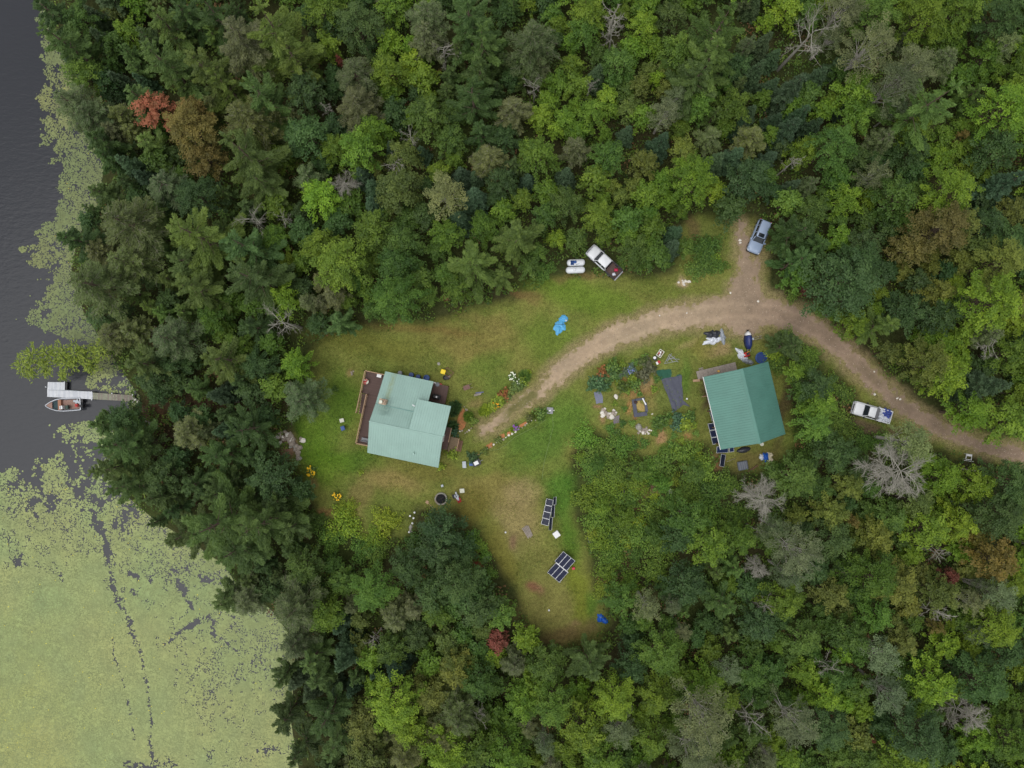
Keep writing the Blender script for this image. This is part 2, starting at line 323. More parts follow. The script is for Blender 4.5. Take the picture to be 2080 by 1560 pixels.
def road_col(x, y):
    px = x * F / H + 1040; n = fbm(x, y, 3.5, 61)[..., None]; n2 = fbm(x, y, .9, 62)[..., None]
    t = np.clip((px - 1350) / 250, 0, 1)[..., None]
    a = np.array(lin(184, 160, 134)) * (1 - t) + np.array(lin(158, 136, 116)) * t
    bcol = np.array(lin(154, 138, 114)) * (1 - t) + np.array(lin(130, 113, 97)) * t
    c = a * n + bcol * (1 - n)
    P = pl_dist(x, y, [(q[0], q[1], 3) for q in road_pl]); P2 = pl_dist(x, y, [(q[0], q[1], 7) for q in road_l])
    Pc = P + .2; trk = np.exp(-((np.abs(Pc) - .85) / .32) ** 2)[..., None] * np.clip((px - 1180) / 100, 0, 1)[..., None]; c = c * (1 + .14 * trk)
    m = (np.clip(1 - np.abs(P) / .8, 0, 1) * np.clip(fbm(x, y, 3, 63) * 2.4 - .9, 0, 1) * .55 * np.clip((px - 1560) / 200, .15, 1))[..., None]
    m2 = (np.clip(1 - P2 / .4, 0, 1) * .92 * np.clip((px - 1010) / 25, 0, 1))[..., None]
    c = c * (1 - m) + np.array(lin(98, 92, 54)) * m
    c = c * (1 - m2) + np.array(lin(108, 106, 62)) * m2
    c = c * (.82 + .36 * n2)
    d = rd_main(x, y); e = (np.clip((d + .55 + .7 * (vnoise(x, y, .3, 66) - .5)) / .55, 0, 1) * .85)[..., None]
    return c * (1 - e) + ground_col(x, y) * e
rd = ragged_sheet('driveway', -6, 79, -13, 23, .13, rd_main, road_col, .006, M_road); rd['kind'] = 'structure'
# floating lily pads and duckweed
pad_edge = [(-60, 70), (40, 66), (60, 62), (100, 72), (160, 80), (220, 62), (240, 66), (300, 82), (360, 96), (410, 105), (440, 96), (480, 62), (500, 45), (530, 40), (550, 68), (600, 62), (650, 38), (680, 90), (700, 190), (725, 175), (790, 165), (800, 240), (850, 230), (862, 90), (880, 100), (910, 90), (930, 60), (945, 40), (965, -20), (1700, -400)]
trails = [([(215, 1091), (231, 1198), (261, 1268), (285, 1325), (300, 1395), (308, 1471), (304, 1510), (311, 1537)], [6, 8, 5, 3.2, 2.6, 2.4, 2, 4]), ([(227, 1275), (231, 1329), (254, 1395), (265, 1452), (275, 1510)], [1.2, 1.8, 1.6, 1.2, 1]),
 ([(408, 1171), (446, 1183)], [6, 7]), ([(361, 1179), (375, 1205), (392, 1237)], [4, 5, 2]), ([(335, 1310), (377, 1275), (423, 1252)], [2, 4, 5]), ([(434, 1264), (435, 1287), (458, 1302), (492, 1333)], [4, 5, 3, 1]), ([(270, 1556), (345, 1556)], [12, 9]), ([(525, 1525), (555, 1520)], [3, 5]),
 ([(38, 1138), (40, 1146)], [8, 8]), ([(46, 1440), (52, 1448)], [5, 6]), ([(266, 1168), (274, 1170)], [7, 6]), ([(303, 1173), (306, 1178)], [5, 4]), ([(205, 1080), (215, 1094)], [10, 7]), ([(185, 1040), (200, 1060)], [6, 8]), ([(265, 1202), (275, 1208)], [5, 4])]
def pad_density(px, py):
    e = np.interp(py, [a for a, _ in pad_edge], [b for _, b in pad_edge])
    n1 = fbm(px, py, 60, 71); n2 = fbm(px, py, 16, 72); n3 = vnoise(px, py, 7, 73)
    ins = (px - e + (n1 - .5) * 40 + (n2 - .5) * 40)
    d = np.clip(ins / 26, 0, 1)
    full = np.clip((py - 940) / 110, 0, 1) * np.clip((py - 1010 + (300 - px) * .12) / 160 + .35, .3, 1)
    low = .34 + .5 * full
    base = np.where(py < 900, .70, low + .08)
    base = np.where((py > 705) & (py < 860), .45, base)
    d = d * np.clip(base + (n2 - .5) * 1.0 + (n1 - .5) * .5, 0, 1) * np.where(full > .85, 1, 1)
    solid = np.clip((py - 1130) / 120 + (220 - px) / 300, 0, 1)
    d = np.maximum(d, solid * np.where(d > 0, 1, 0) * np.clip(.92 + (n2 - .5) * .5, 0, 1))
    core = np.clip((py - 1100) / 280, 0, 1) * np.clip((380 - px) / 260, 0, 1); d = d + core * .45 * np.where(d > 0, 1, 0)
    sp = np.exp(-(((px - 410) / 75) ** 2 + ((py - 1370) / 65) ** 2)) + .8 * np.exp(-(((px - 300) / 90) ** 2 + ((py - 1120) / 60) ** 2)) + .8 * np.exp(-(((px - 530) / 35) ** 2 + ((py - 1330) / 60) ** 2))
    d = d - np.clip(sp, 0, 1) * (.18 + .75 * (n2 - .42))
    for P, ww in trails:
        for (x0, y0), (x1, y1), w0, w1 in zip(P[:-1], P[1:], ww[:-1], ww[1:]):
            dx, dy = x1 - x0, y1 - y0; t = np.clip(((px - x0) * dx + (py - y0) * dy) / (dx * dx + dy * dy), 0, 1)
            q = np.hypot(px - x0 - t * dx, py - y0 - t * dy) / (w0 + (w1 - w0) * t) + (n2 - .5) * 1.2 + (n3 - .5) * 2.2
            d = d * np.clip((q - .30) * 1.0, .45, 1)
    return d
gx, gy = np.meshgrid(np.arange(-82, -26, .15), np.arange(-58, 55, .15)); gx = gx.ravel() + rng.uniform(-.1, .1, gx.size); gy = gy.ravel() + rng.uniform(-.1, .1, gy.size)
ppx = gx * F / (H - WATER_Z) + 1040; ppy = 780 - gy * F / (H - WATER_Z)
dd = pad_density(ppx, ppy)
clump = .38 * vnoise(gx, gy, .42, 81) + .34 * vnoise(gx, gy, 1.3, 82) + .28 * rng.random(gx.size)
ok = (clump < dd * 1.02 - .01) & (inland(gx, gy) < .6) & (ppy < 1640) & (ppx > -90)
gx, gy, ppx, ppy = gx[ok], gy[ok], ppx[ok], ppy[ok]; n = gx.size
s_ = np.clip(rng.lognormal(-2.42, .38, n), .04, .22); th = rng.uniform(0, 6.28, n); hz = WATER_Z + rng.uniform(.008, .04, n); yf = rng.random(n) < .0018; s_[yf] = .07
V = np.zeros((n, 5, 3)); 
for k in range(5):
    a = th + k * 2 * math.pi / 5 * 1.0; V[:, k, 0] = gx + np.cos(a) * s_ * (1.15 if k % 2 else .95); V[:, k, 1] = gy + np.sin(a) * s_; V[:, k, 2] = hz
n1 = fbm(ppx, ppy, 110, 91)[:, None]; n2 = fbm(ppx, ppy, 35, 92)[:, None]
c = np.array(lin(178, 180, 114)) * (1 - n1) + np.array(lin(152, 174, 114)) * n1
yl = np.clip((ppy - 1150) / 250, 0, 1)[:, None] * np.clip((260 - ppx) / 200, 0, 1)[:, None]
c = c * (1 - .5 * yl * n2) + np.array(lin(178, 180, 92)) * .5 * yl * n2
dk = np.clip(fbm(ppx, ppy, 26, 93)[:, None] * 2.2 - .7, 0, 1); c = c * (1 - .22 * dk) + np.array(lin(112, 128, 96)) * .22 * dk
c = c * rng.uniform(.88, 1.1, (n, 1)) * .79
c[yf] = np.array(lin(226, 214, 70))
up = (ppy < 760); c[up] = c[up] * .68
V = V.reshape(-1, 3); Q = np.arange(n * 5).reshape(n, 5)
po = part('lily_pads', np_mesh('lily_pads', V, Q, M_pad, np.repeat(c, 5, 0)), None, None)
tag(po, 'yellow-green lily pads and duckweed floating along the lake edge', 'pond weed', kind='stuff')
# a thin film of duckweed under the thickest pads
def weed_d(x, y):
    px = x * F / (H - WATER_Z) + 1040; py = 780 - y * F / (H - WATER_Z)
    d = pad_density(px, py) + (vnoise(x, y, .5, 95) - .5) * .5 + (vnoise(x, y, 2.0, 96) - .5) * .2
    return np.where(inland(x, y) < .5, np.where(py > 1000, .80, .85) - d - .40 * np.clip((py - 1100) / 260, 0, 1) * np.clip((440 - px) / 300, .1, 1), 1)
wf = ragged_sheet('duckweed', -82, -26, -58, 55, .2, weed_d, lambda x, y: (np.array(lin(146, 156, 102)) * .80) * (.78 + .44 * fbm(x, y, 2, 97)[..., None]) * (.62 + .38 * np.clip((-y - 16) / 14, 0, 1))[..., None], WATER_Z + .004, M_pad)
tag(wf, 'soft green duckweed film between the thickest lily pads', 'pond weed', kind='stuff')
# grass tufts and weeds on the lawn, undergrowth in the woods
def leaf_quads(Cn, A, S, l, wd):
    n = len(Cn); V = np.empty((n, 4, 3)); l = np.asarray(l).reshape(-1, 1) * .5; wd = np.asarray(wd).reshape(-1, 1) * .5
    V[:, 0] = Cn - A * l; V[:, 1] = Cn + S * wd; V[:, 2] = Cn + A * l; V[:, 3] = Cn - S * wd
    return V.reshape(-1, 3), np.arange(4 * n).reshape(n, 4)
def rand_frame(n, tilt, g=rng):
    az = g.uniform(0, 2 * math.pi, n); t = g.uniform(-tilt, tilt, n); t2 = g.uniform(-tilt, tilt, n)
    A = np.stack([np.cos(az) * np.cos(t), np.sin(az) * np.cos(t), np.sin(t)], 1)
    S = np.stack([-np.sin(az) * np.cos(t2), np.cos(az) * np.cos(t2), np.sin(t2)], 1)
    return A, S
n = 95000; gx = rng.uniform(-30, 78, n); gy = rng.uniform(-37, 24, n)
sd = poly_sd(gx, gy, lawn_w); rdist = road_dist(gx, gy)
ok = (sd > -.6) & (rdist > -.35) & ((vnoise(gx, gy, 2.2, 101) > .45) | (np.abs(rdist) < .5))
gx, gy = gx[ok], gy[ok]; n = gx.size; A, S = rand_frame(n, .9)
gc = ground_col(gx, gy) * rng.uniform(.7, 1.45, (n, 1)) * np.array((.95, 1.12, .8)) 
V, Q = leaf_quads(np.stack([gx, gy, rng.uniform(.04, .12, n)], 1), A, S, rng.uniform(.12, .30, n), rng.uniform(.05, .12, n))
go = part('grass', np_mesh('grass', V, Q, M_leafcol, np.repeat(gc, 4, 0), np.full(4 * n, .5)), None, None)
tag(go, 'short mown lawn grass with uneven tufts across the clearing', 'grass', kind='stuff')
nc = 10000; cx = rng.uniform(-80, 82, nc); cy = rng.uniform(-62, 62, nc)
ok = (poly_sd(cx, cy, lawn_w) < -.5) & (road_dist(cx, cy) > .8) & (inland(cx, cy) > .7); cx, cy = cx[ok], cy[ok]; nc = cx.size
m = 26; rr = rng.uniform(.5, 1.3, nc); ang = rng.uniform(0, 6.28, (nc, m)); rad = np.sqrt(rng.random((nc, m))) * rr[:, None]
gx = (cx[:, None] + np.cos(ang) * rad).ravel(); gy = (cy[:, None] + np.sin(ang) * rad).ravel(); gz = (rng.uniform(.15, .9, (nc, m)) * (1.2 - rad / rr[:, None] * .8) * rr[:, None]).ravel()
n = gx.size; A, S = rand_frame(n, .6)
t = np.repeat(rng.random(nc), m)[:, None]; t2 = np.repeat(rng.random(nc), m)[:, None]
gc = np.array(lin(72, 100, 36)) * (1 - t) + np.array(lin(98, 122, 42)) * t; gc = np.where(t2 > .93, np.array(lin(118, 92, 56)), gc)
V, Q = leaf_quads(np.stack([gx, gy, gz + .1], 1), A, S, rng.uniform(.22, .42, n), rng.uniform(.14, .26, n))
uo = part('undergrowth', np_mesh('undergrowth', V, Q, M_leafcol, np.repeat(gc, 4, 0), np.repeat(rng.random(n), 4)), None, None)
tag(uo, 'low ferns and brush covering the forest floor', 'undergrowth', kind='stuff')

n = 16000; gx = rng.uniform(-6, 78, n); gy = rng.uniform(-13, 23, n); ok = rd_main(gx, gy) < -.15; gx, gy = gx[ok], gy[ok]; n = gx.size
A, S = rand_frame(n, .25); gc = np.array(lin(176, 160, 142)) * rng.uniform(.35, 1.35, (n, 1)); s_ = rng.uniform(.05, .15, n)
V, Q = leaf_quads(np.stack([gx, gy, np.full(n, .03)], 1), A, S, s_, s_ * .8)
go = part('gravel', np_mesh('gravel', V, Q, M_road, np.repeat(gc, 4, 0)), None, None)
tag(go, 'loose gravel pebbles scattered over the tan driveway', 'gravel', kind='stuff')
# ---------------------------------------------------------------- buildings
M_roof_l = pm('pale_teal_metal_roof', lin(156, 186, 175), .42, .06, .5, 0, 0, .5)
M_roof_d = pm('green_metal_roof', lin(84, 131, 118), .38, .10, .45, 0, 0, .5)
M_trimw = pm('white_trim_paint', (.78, .78, .76), .5, .05)
M_clad = pm('cedar_siding', lin(126, 96, 72), .7, .2, 4)
M_cladd = pm('weathered_board_siding', lin(92, 76, 64), .8, .25, 3)
M_deck = pm('brown_stained_boards', lin(92, 72, 66), .7, .22, 5)
M_wood = pm('pale_lumber', lin(172, 142, 112), .75, .2, 5)
M_woodg = pm('weathered_grey_wood', lin(146, 136, 126), .85, .25, 5)
M_woodgr = pm('mossy_green_grey_planks', lin(148, 148, 130), .85, .22, 4)
M_woodb = pm('old_brown_wood', lin(112, 84, 66), .85, .25, 5)
M_glass = pm('dark_window_glass', (.02, .025, .03), .08, .1, 1, 0, 0, .6)
M_black = pm('black_plastic', (.018, .018, .02), .45, .2)
M_steel = pm('galvanised_steel', (.45, .46, .48), .4, .1, 3, .6)
M_alu = pm('aluminium_frame', (.62, .63, .65), .4, .06, 3, .3)
M_brick = pm('chimney_masonry', lin(176, 154, 132), .85, .2, 6)
M_white = pm('white_plastic', (.8, .8, .8), .45, .04)
M_offw = pm('off_white_plastic', lin(214, 214, 196), .55, .06)
M_lgrey = pm('light_grey_plastic', lin(178, 186, 192), .5, .06)
M_grey = pm('mid_grey_plastic', lin(130, 132, 136), .55, .1)
M_blue = pm('blue_plastic', lin(44, 84, 150), .45, .1)
M_blued = pm('deep_blue_plastic', lin(30, 60, 120), .45, .1)
M_red = pm('red_plastic', lin(178, 48, 44), .5, .1)
M_yel = pm('yellow_plastic', lin(238, 208, 28), .45, .05)
M_rock = pm('pale_granite', lin(178, 166, 152), .85, .22, 3, 0, .5, col2=lin(128, 116, 104))
M_rockg = pm('grey_granite', lin(140, 140, 130), .85, .2, 3, 0, .4, col2=lin(168, 162, 150))
M_stone = pm('white_stone', lin(222, 216, 204), .8, .1, 4)
def stain(m, x0, hw, y0, y1, col, amt):      # a weathering streak below the chimney, in the cabin's own coordinates
    nt = m.node_tree; N = nt.nodes; Lk = nt.links; b = N['Principled BSDF']; src = b.inputs['Base Color'].links[0].from_socket
    tc = N.new('ShaderNodeTexCoord'); sp = N.new('ShaderNodeSeparateXYZ'); Lk.new(tc.outputs['Object'], sp.inputs[0])
    def mr(s, a, b_, lo, hi):
        r = N.new('ShaderNodeMapRange'); r.inputs['From Min'].default_value = a; r.inputs['From Max'].default_value = b_; r.inputs['To Min'].default_value = lo; r.inputs['To Max'].default_value = hi; r.interpolation_type = 'SMOOTHSTEP'; Lk.new(s, r.inputs[0]); return r.outputs[0]
    def mul(a, b_):
        q = N.new('ShaderNodeMath'); q.operation = 'MULTIPLY'; Lk.new(a, q.inputs[0]); Lk.new(b_, q.inputs[1]); return q.outputs[0]
    no = N.new('ShaderNodeTexNoise'); no.inputs['Scale'].default_value = 2.5; no.inputs['Detail'].default_value = 6; Lk.new(tc.outputs['Object'], no.inputs['Vector'])
    k = mul(mul(mr(sp.outputs['X'], x0 - hw, x0, 0, 1), mr(sp.outputs['X'], x0, x0 + hw, 1, 0)), mul(mr(sp.outputs['Y'], y0, y0 + .3, 0, 1), mr(sp.outputs['Y'], y1 - 1.5, y1, 1, 0)))
    k = mul(k, mr(no.outputs['Fac'], .3, .6, .3 * amt, amt))
    mx = N.new('ShaderNodeMix'); mx.data_type = 'RGBA'; Lk.new(k, mx.inputs[0]); Lk.new(src, mx.inputs[6]); mx.inputs[7].default_value = (*col, 1); Lk.new(mx.outputs[2], b.inputs['Base Color'])
stain(M_roof_l, 1.25, .55, 3.0, 7.5, lin(150, 160, 110), .55); stain(M_roof_l, 1.5, 1.3, .9, 3.2, lin(96, 120, 112), .5)
def roof_plane(parent, a, b, c, d, mat, ribs=.3, name='roof_panel', th=.09):
    """a-b lower edge, d-c upper edge; a sheet of ribbed metal with raised seams"""
    a, b, c, d = map(Vector, (a, b, c, d)); n = (b - a).cross(d - a).normalized()
    if n.z < 0: n = -n
    mb = MB(); mb.add([a, b, c, d, a - n * th, b - n * th, c - n * th, d - n * th], [(0, 1, 2, 3), (7, 6, 5, 4), (0, 4, 5, 1), (1, 5, 6, 2), (2, 6, 7, 3), (3, 7, 4, 0)])
    o = part(name, mb, mat, parent)
    k = max(2, int((b - a).length / ribs)); e = (b - a).normalized() * .03
    rb = MB()
    for i in range(k + 1):
        t = i / k; p = a.lerp(b, min(max(t, .006), .994)); q = d.lerp(c, min(max(t, .006), .994)); up = n * .028; lo = n * .003
        rb.add([p - e + lo, p + e + lo, q + e + lo, q - e + lo, p - e * .4 + up, p + e * .4 + up, q + e * .4 + up, q - e * .4 + up], [(4, 5, 6, 7), (0, 1, 5, 4), (1, 2, 6, 5), (2, 3, 7, 6), (3, 0, 4, 7)])
    s = part('standing_seam', rb, mat, o); s['kind'] = 'stuff'
    return o
def window(parent, cx, cy, z, w, h, axis):      # axis 'x': wall runs along x
    f = MB(); t = .06
    sx, sy = (w, .08) if axis == 'x' else (.08, w)
    fr = part('window', f.box(cx, cy, z, sx + (.12 if axis == 'x' else 0), sy + (.12 if axis == 'y' else 0), h + .12), M_trimw, parent)
    g_ = MB().box(cx, cy, z, sx if axis == 'x' else .1, sy if axis == 'y' else .1, h); part('pane', g_, M_glass, fr)
hl = W3(750, 856, 6.5)
house = thing('cabin', 'lakeside cabin with pale teal ribbed metal roof and brown deck', 'cabin', (hl[0], hl[1], 0), -math.atan2(1.96, 9.25))
part('wall', MB().extr([(-3.9, 0), (6.1, 0), (6.1, 2.72), (2.25, 4.68), (0, 6.3), (-3.9, 3.45)], .35, 6.2), M_clad, house)
part('wall', MB().extr([(-3.86, 0), (3.6, 0), (3.6, 4.95), (.2, 6.3), (-3.86, 3.42)], 5.45, 9.2), M_clad, house)
roof_plane(house, (0, -4.35, 3.3), (9.5, -4.35, 3.3), (9.5, 0, 6.5), (0, 0, 6.5), M_roof_l)
roof_plane(house, (0, 2.25, 4.86), (6.5, 2.25, 4.86), (6.5, .02, 6.48), (0, .02, 6.48), M_roof_l)
roof_plane(house, (0, 6.53, 2.7), (6.5, 6.53, 2.7), (6.5, 2.27, 4.83), (0, 2.27, 4.83), M_roof_l)
roof_plane(house, (5.12, 3.95, 5.08), (9.6, 3.95, 5.08), (9.6, .12, 6.58), (5.12, .12, 6.58), M_roof_l, th=.14)
part('ridge_cap', MB().tube((-.02, 0, 6.5), (9.52, 0, 6.5), .1, n=6), M_roof_l, house)
part('roof_flashing', MB().box(2.6, 2.26, 4.88, 5.1, .12, .04), pm('dull_teal_flashing', lin(112, 148, 140), .6), house)
part('dormer_wall', MB().add([(5.2, .3, 6.4), (5.2, 3.85, 5.0), (5.2, 3.85, 4.0), (5.2, 2.3, 4.7), (5.28, .3, 6.4), (5.28, 3.85, 5.0), (5.28, 3.85, 4.0), (5.28, 2.3, 4.7)], [(0, 1, 2, 3), (7, 6, 5, 4), (0, 4, 5, 1), (1, 5, 6, 2), (2, 6, 7, 3), (3, 7, 4, 0)]), M_roof_l, house)
for y_ in (-2.4, 1.2, 4.4): window(house, .33, y_, 1.9, 1.1, 1.2, 'y')
for x_ in (1.6, 4.4): window(house, x_, 6.12, 1.5, 1.0, .9, 'x')
for x_ in (2.0, 6.6): window(house, x_, -3.92, 1.9, 1.1, 1.1, 'x')
window(house, 9.22, 2.2, 3.4, 1.1, 1.1, 'y')
dr = part('door', MB().box(9.23, -.6, 1.75, .08, .95, 2.05), M_trimw, house); part('handle', MB().box(9.29, -.25, 1.75, .06, .06, .14), M_steel, dr)
ch = part('chimney', MB().box(1.05, 2.75, 5.25, .8, .62, 1.5).box(1.05, 2.75, 6.04, .9, .72, .1), M_brick, house)
part('flue_pipe', MB().tube((.95, 2.75, 6.0), (.95, 2.75, 6.75), .17, n=12).tube((.95, 2.75, 6.75), (.95, 2.75, 6.85), .24, .2, 12), M_offw, ch)
part('chimney_cap', MB().box(1.3, 2.75, 6.25, .16, .5, .3), M_brick, ch)
part('vent_pipe', MB().tube((5.0, 3.0, 4.3), (5.0, 3.0, 5.1), .07, n=8).tube((4.7, 3.1, 5.1), (5.05, 3.0, 5.1), .07, n=8), M_white, house)
part('vent_pipe', MB().tube((6.1, -3.05, 4.1), (6.1, -3.05, 4.75), .09, n=8), M_roof_l, house)
# west deck
deck = part('deck', MB().box(-1.25, 4.5, .84, 3.0, 3.0, .1).box(-.85, -.35, .84, 2.2, 6.6, .1), M_woodb, house)
bm_ = MB().box(0, 0, 0, .135, 3.06, .035).mesh('deck_board_n'); bs_ = MB().box(0, 0, 0, .135, 6.7, .035).mesh('deck_board_s')
for i in range(21):
    o = part('deck_board', bm_, M_deck, deck); o.location = (-2.73 + i * .147, 4.53, .93 + .004 * (i % 3))
for i in range(16):
    o = part('deck_board', bs_, M_deck, deck); o.location = (-1.95 + i * .147, -.36, .93 + .004 * ((i + 1) % 3))
for i in range(8):
    part('stair_tread', MB().box(-2.42, 2.75 - i * .34, .84 - i * .105, .72, .31, .05), M_deck, deck)
part('stair_stringer', MB().add([(-2.8, 2.95, .95), (-2.8, .1, .05), (-2.8, .1, -.05), (-2.8, 2.95, .6), (-2.74, 2.95, .95), (-2.74, .1, .05), (-2.74, .1, -.05), (-2.74, 2.95, .6)], [(0, 1, 2, 3), (7, 6, 5, 4), (0, 4, 5, 1), (1, 5, 6, 2), (2, 6, 7, 3), (3, 7, 4, 0)]), M_wood, deck)
def railing(pts, z0=.95, z1=1.95):
    for (x0, y0), (x1, y1) in zip(pts[:-1], pts[1:]):
        L = math.hypot(x1 - x0, y1 - y0); a = math.atan2(y1 - y0, x1 - x0)
        rl = part('railing', MB().box((x0 + x1) / 2, (y0 + y1) / 2, z1, L + .1, .11, .05, a).box((x0 + x1) / 2, (y0 + y1) / 2, z0 + .15, L, .05, .06, a), M_wood, deck)
        k = max(1, int(L / 1.4))
        for i in range(k + 1):
            part('post', MB().box(x0 + (x1 - x0) * i / k, y0 + (y1 - y0) * i / k, (z0 + z1) / 2 - .03, .09, .09, z1 - z0), M_wood, rl)
        kb = int(L / .28); bl = MB()
        for i in range(kb): bl.box(x0 + (x1 - x0) * (i + .5) / kb, y0 + (y1 - y0) * (i + .5) / kb, (z0 + z1) / 2, .04, .04, z1 - z0 - .1)
        part('baluster', bl, M_wood, rl)['kind'] = 'stuff'
railing([(-.1, 6.05), (-2.8, 6.05), (-2.82, .35)]); railing([(-1.98, 3.0), (-2.0, -3.65), (.2, -3.65)])
# north-east porch and south-east porch with steps
po = part('porch', MB().box(7.35, 5.05, .5, 2.1, 2.5, .1), M_woodb, house)
bm_ = MB().box(0, 0, 0, 2.1, .13, .03).mesh('porch_board')
for i in range(17):
    o = part('porch_board', bm_, M_deck, po); o.location = (7.35, 3.88 + i * .146, .57)
for x_, y_ in ((8.35, 6.25), (6.45, 6.25), (8.35, 3.95)): part('post', MB().box(x_, y_, .75, .1, .1, 1.5), M_woodb, po)
p2 = part('porch', MB().box(9.62, -.6, .85, .72, 3.0, .1), M_woodb, house)
for i in range(5):
    part('porch_board', MB().box(9.33 + i * .146, -.6, .92, .135, 3.0, .03), M_deck, p2)
part('railing', MB().box(10.0, .0, 1.85, .1, 1.9, .05).box(10.0, .9, 1.4, .08, .08, .9).box(10.0, -.9, 1.4, .08, .08, .9), M_wood, p2)
M_land = pm('olive_brown_boards', lin(128, 110, 86), .8, .2, 5)
p3 = part('landing', MB().box(10.62, -1.35, .38, 1.2, 2.1, .1), M_woodb, house)
for i in range(8): part('landing_board', MB().box(10.1 + i * .148, -1.35, .45, .138, 2.1, .03), M_land, p3)
for i in range(2): part('stair_tread', MB().box(11.35 + i * .3, -1.3, .3 - i * .14, .28, 1.5, .05), M_woodb, p3)
part('railing', MB().box(11.25, -1.0, 1.2, .08, 1.5, .05).box(11.25, -.3, .8, .08, .08, .8).box(11.25, -1.7, .8, .08, .08, .8), M_wood, p3)
# green roofed shed
bl_ = W3(1508.5, 748.8, 5.95)
barn = thing('shed', 'long shed with dark green ribbed metal gable roof', 'shed', (bl_[0], bl_[1], 0), math.atan2(.2335, .972))
part('wall', MB().extr([(-9.35, 0), (-.55, 0), (-.55, 3.6), (-9.35, 3.6)], -3.0, 3.75), M_cladd, barn)
part('gable', MB().add([(-3.6, -.55, 3.55), (3.7, -.55, 3.55), (0, -.55, 5.75), (-3.6, -9.35, 3.55), (3.7, -9.35, 3.55), (0, -9.35, 5.75)], [(0, 1, 2), (5, 4, 3), (0, 3, 4, 1), (1, 4, 5, 2), (2, 5, 3, 0)]), M_cladd, barn)
roof_plane(barn, (-4.42, -9.75, 3.4), (-4.42, 0, 3.4), (0, 0, 5.95), (0, -9.75, 5.95), M_roof_d, .32)
roof_plane(barn, (4.27, -9.75, 3.4), (4.27, 0, 3.4), (.01, 0, 5.95), (.01, -9.75, 5.95), M_roof_d, .32)
part('ridge_cap', MB().add([(-.3, -9.78, 5.82), (0, -9.78, 6.02), (.3, -9.78, 5.82), (-.3, .03, 5.82), (0, .03, 6.02), (.3, .03, 5.82)], [(0, 1, 4, 3), (1, 2, 5, 4)]), M_roof_d, barn)
part('fascia', MB().box(-4.47, -4.87, 3.34, .06, 9.8, .16), M_trimw, barn)
for i in range(5): part('post', MB().box(-4.1, -.4 - i * 2.2, 1.7, .14, .14, 3.4), M_woodb, barn)
part('door', MB().box(-3.02, -4.0, 1.2, .08, 2.4, 2.3), M_woodb, barn)
part('door', MB().box(1.6, -9.37, 1.1, .95, .08, 2.1), M_trimw, barn)
window(barn, -1.2, -9.37, 1.8, 1.0, .9, 'x'); window(barn, -1.0, -.53, 2.0, 1.1, .9, 'x'); window(barn, 3.77, -5, 1.9, 1.1, .9, 'y')
st = part('platform', MB().box(-1.65, .2, .2, 5.3, 1.0, .1), M_woodb, barn)
for i in range(7): part('plank', MB().box(-4.0 + i * .78, .2, .28, .76, 1.16, .045, .01 * (i % 3 - 1)), M_woodg, st)
# dock: white float sections and plank walkway
dk = thing('dock', 'L-shaped lake dock, white decked float with grey plank walkway', 'dock', (0, 0, 0))
def quadpx(pts, z): return [W(a, b, z) for a, b in pts]
fl = part('float', MB().prism(quadpx([(97, 777), (131, 778), (130, 792), (188, 796), (187, 810), (97, 805)][::-1], .0), -.5, .0), M_lgrey, dk)
def strip_boards(parent, a0, a1, b0, b1, n, z, mats, gap=.12, name='plank', th=.05):
    a0, a1, b0, b1 = [Vector((*W(*p, z), 0)) for p in (a0, a1, b0, b1)]
    for i in range(n):
        t0, t1 = (i + gap / 2) / n, (i + 1 - gap / 2) / n
        P = [a0.lerp(a1, t0), a0.lerp(a1, t1), b0.lerp(b1, t1), b0.lerp(b1, t0)]
        dz = .008 * random.random()
        part(name, MB().prism([(p.x, p.y) for p in P][::-1], z - th + dz, z + dz), random.choice(mats), parent)
random.seed(3)
M_dw1 = pm('white_deck_boards', lin(206, 208, 212), .6, .08, 2); M_dw2 = pm('worn_white_deck_boards', lin(196, 199, 205), .6, .1, 2)
strip_boards(fl, (97, 776), (132, 776.5), (96, 792), (131.5, 792), 13, .1, [M_dw1, M_dw2], .06)
strip_boards(fl, (96, 792.3), (188, 795.5), (96, 806), (188, 811), 34, .1, [M_dw1, M_dw1, M_dw2], .06)
part('bumper', MB().prism(quadpx([(131.5, 777), (137, 777.5), (136, 792), (131.5, 792)][::-1], 0), -.4, .02), M_black, dk)
wk = part('walkway', MB().prism(quadpx([(189, 798), (272, 803), (272, 806), (189, 801)][::-1], 0), -.3, -.02).prism(quadpx([(189, 808), (272, 812), (272, 814), (189, 810)][::-1], 0), -.3, -.02), M_woodb, dk)
strip_boards(wk, (188.5, 797.5), (273, 803), (188.5, 811), (273, 815.5), 31, .06, [M_woodgr, M_woodgr, M_woodg, M_woodgr], .14)
for px_, py_ in ((189, 796), (189, 812), (230, 799), (272, 802), (272, 817), (96, 786), (134, 776)):
    x_, y_ = W(px_, py_); part('pile', MB().tube((x_, y_, -1.7), (x_, y_, .35), .07, n=8), M_steel, dk)
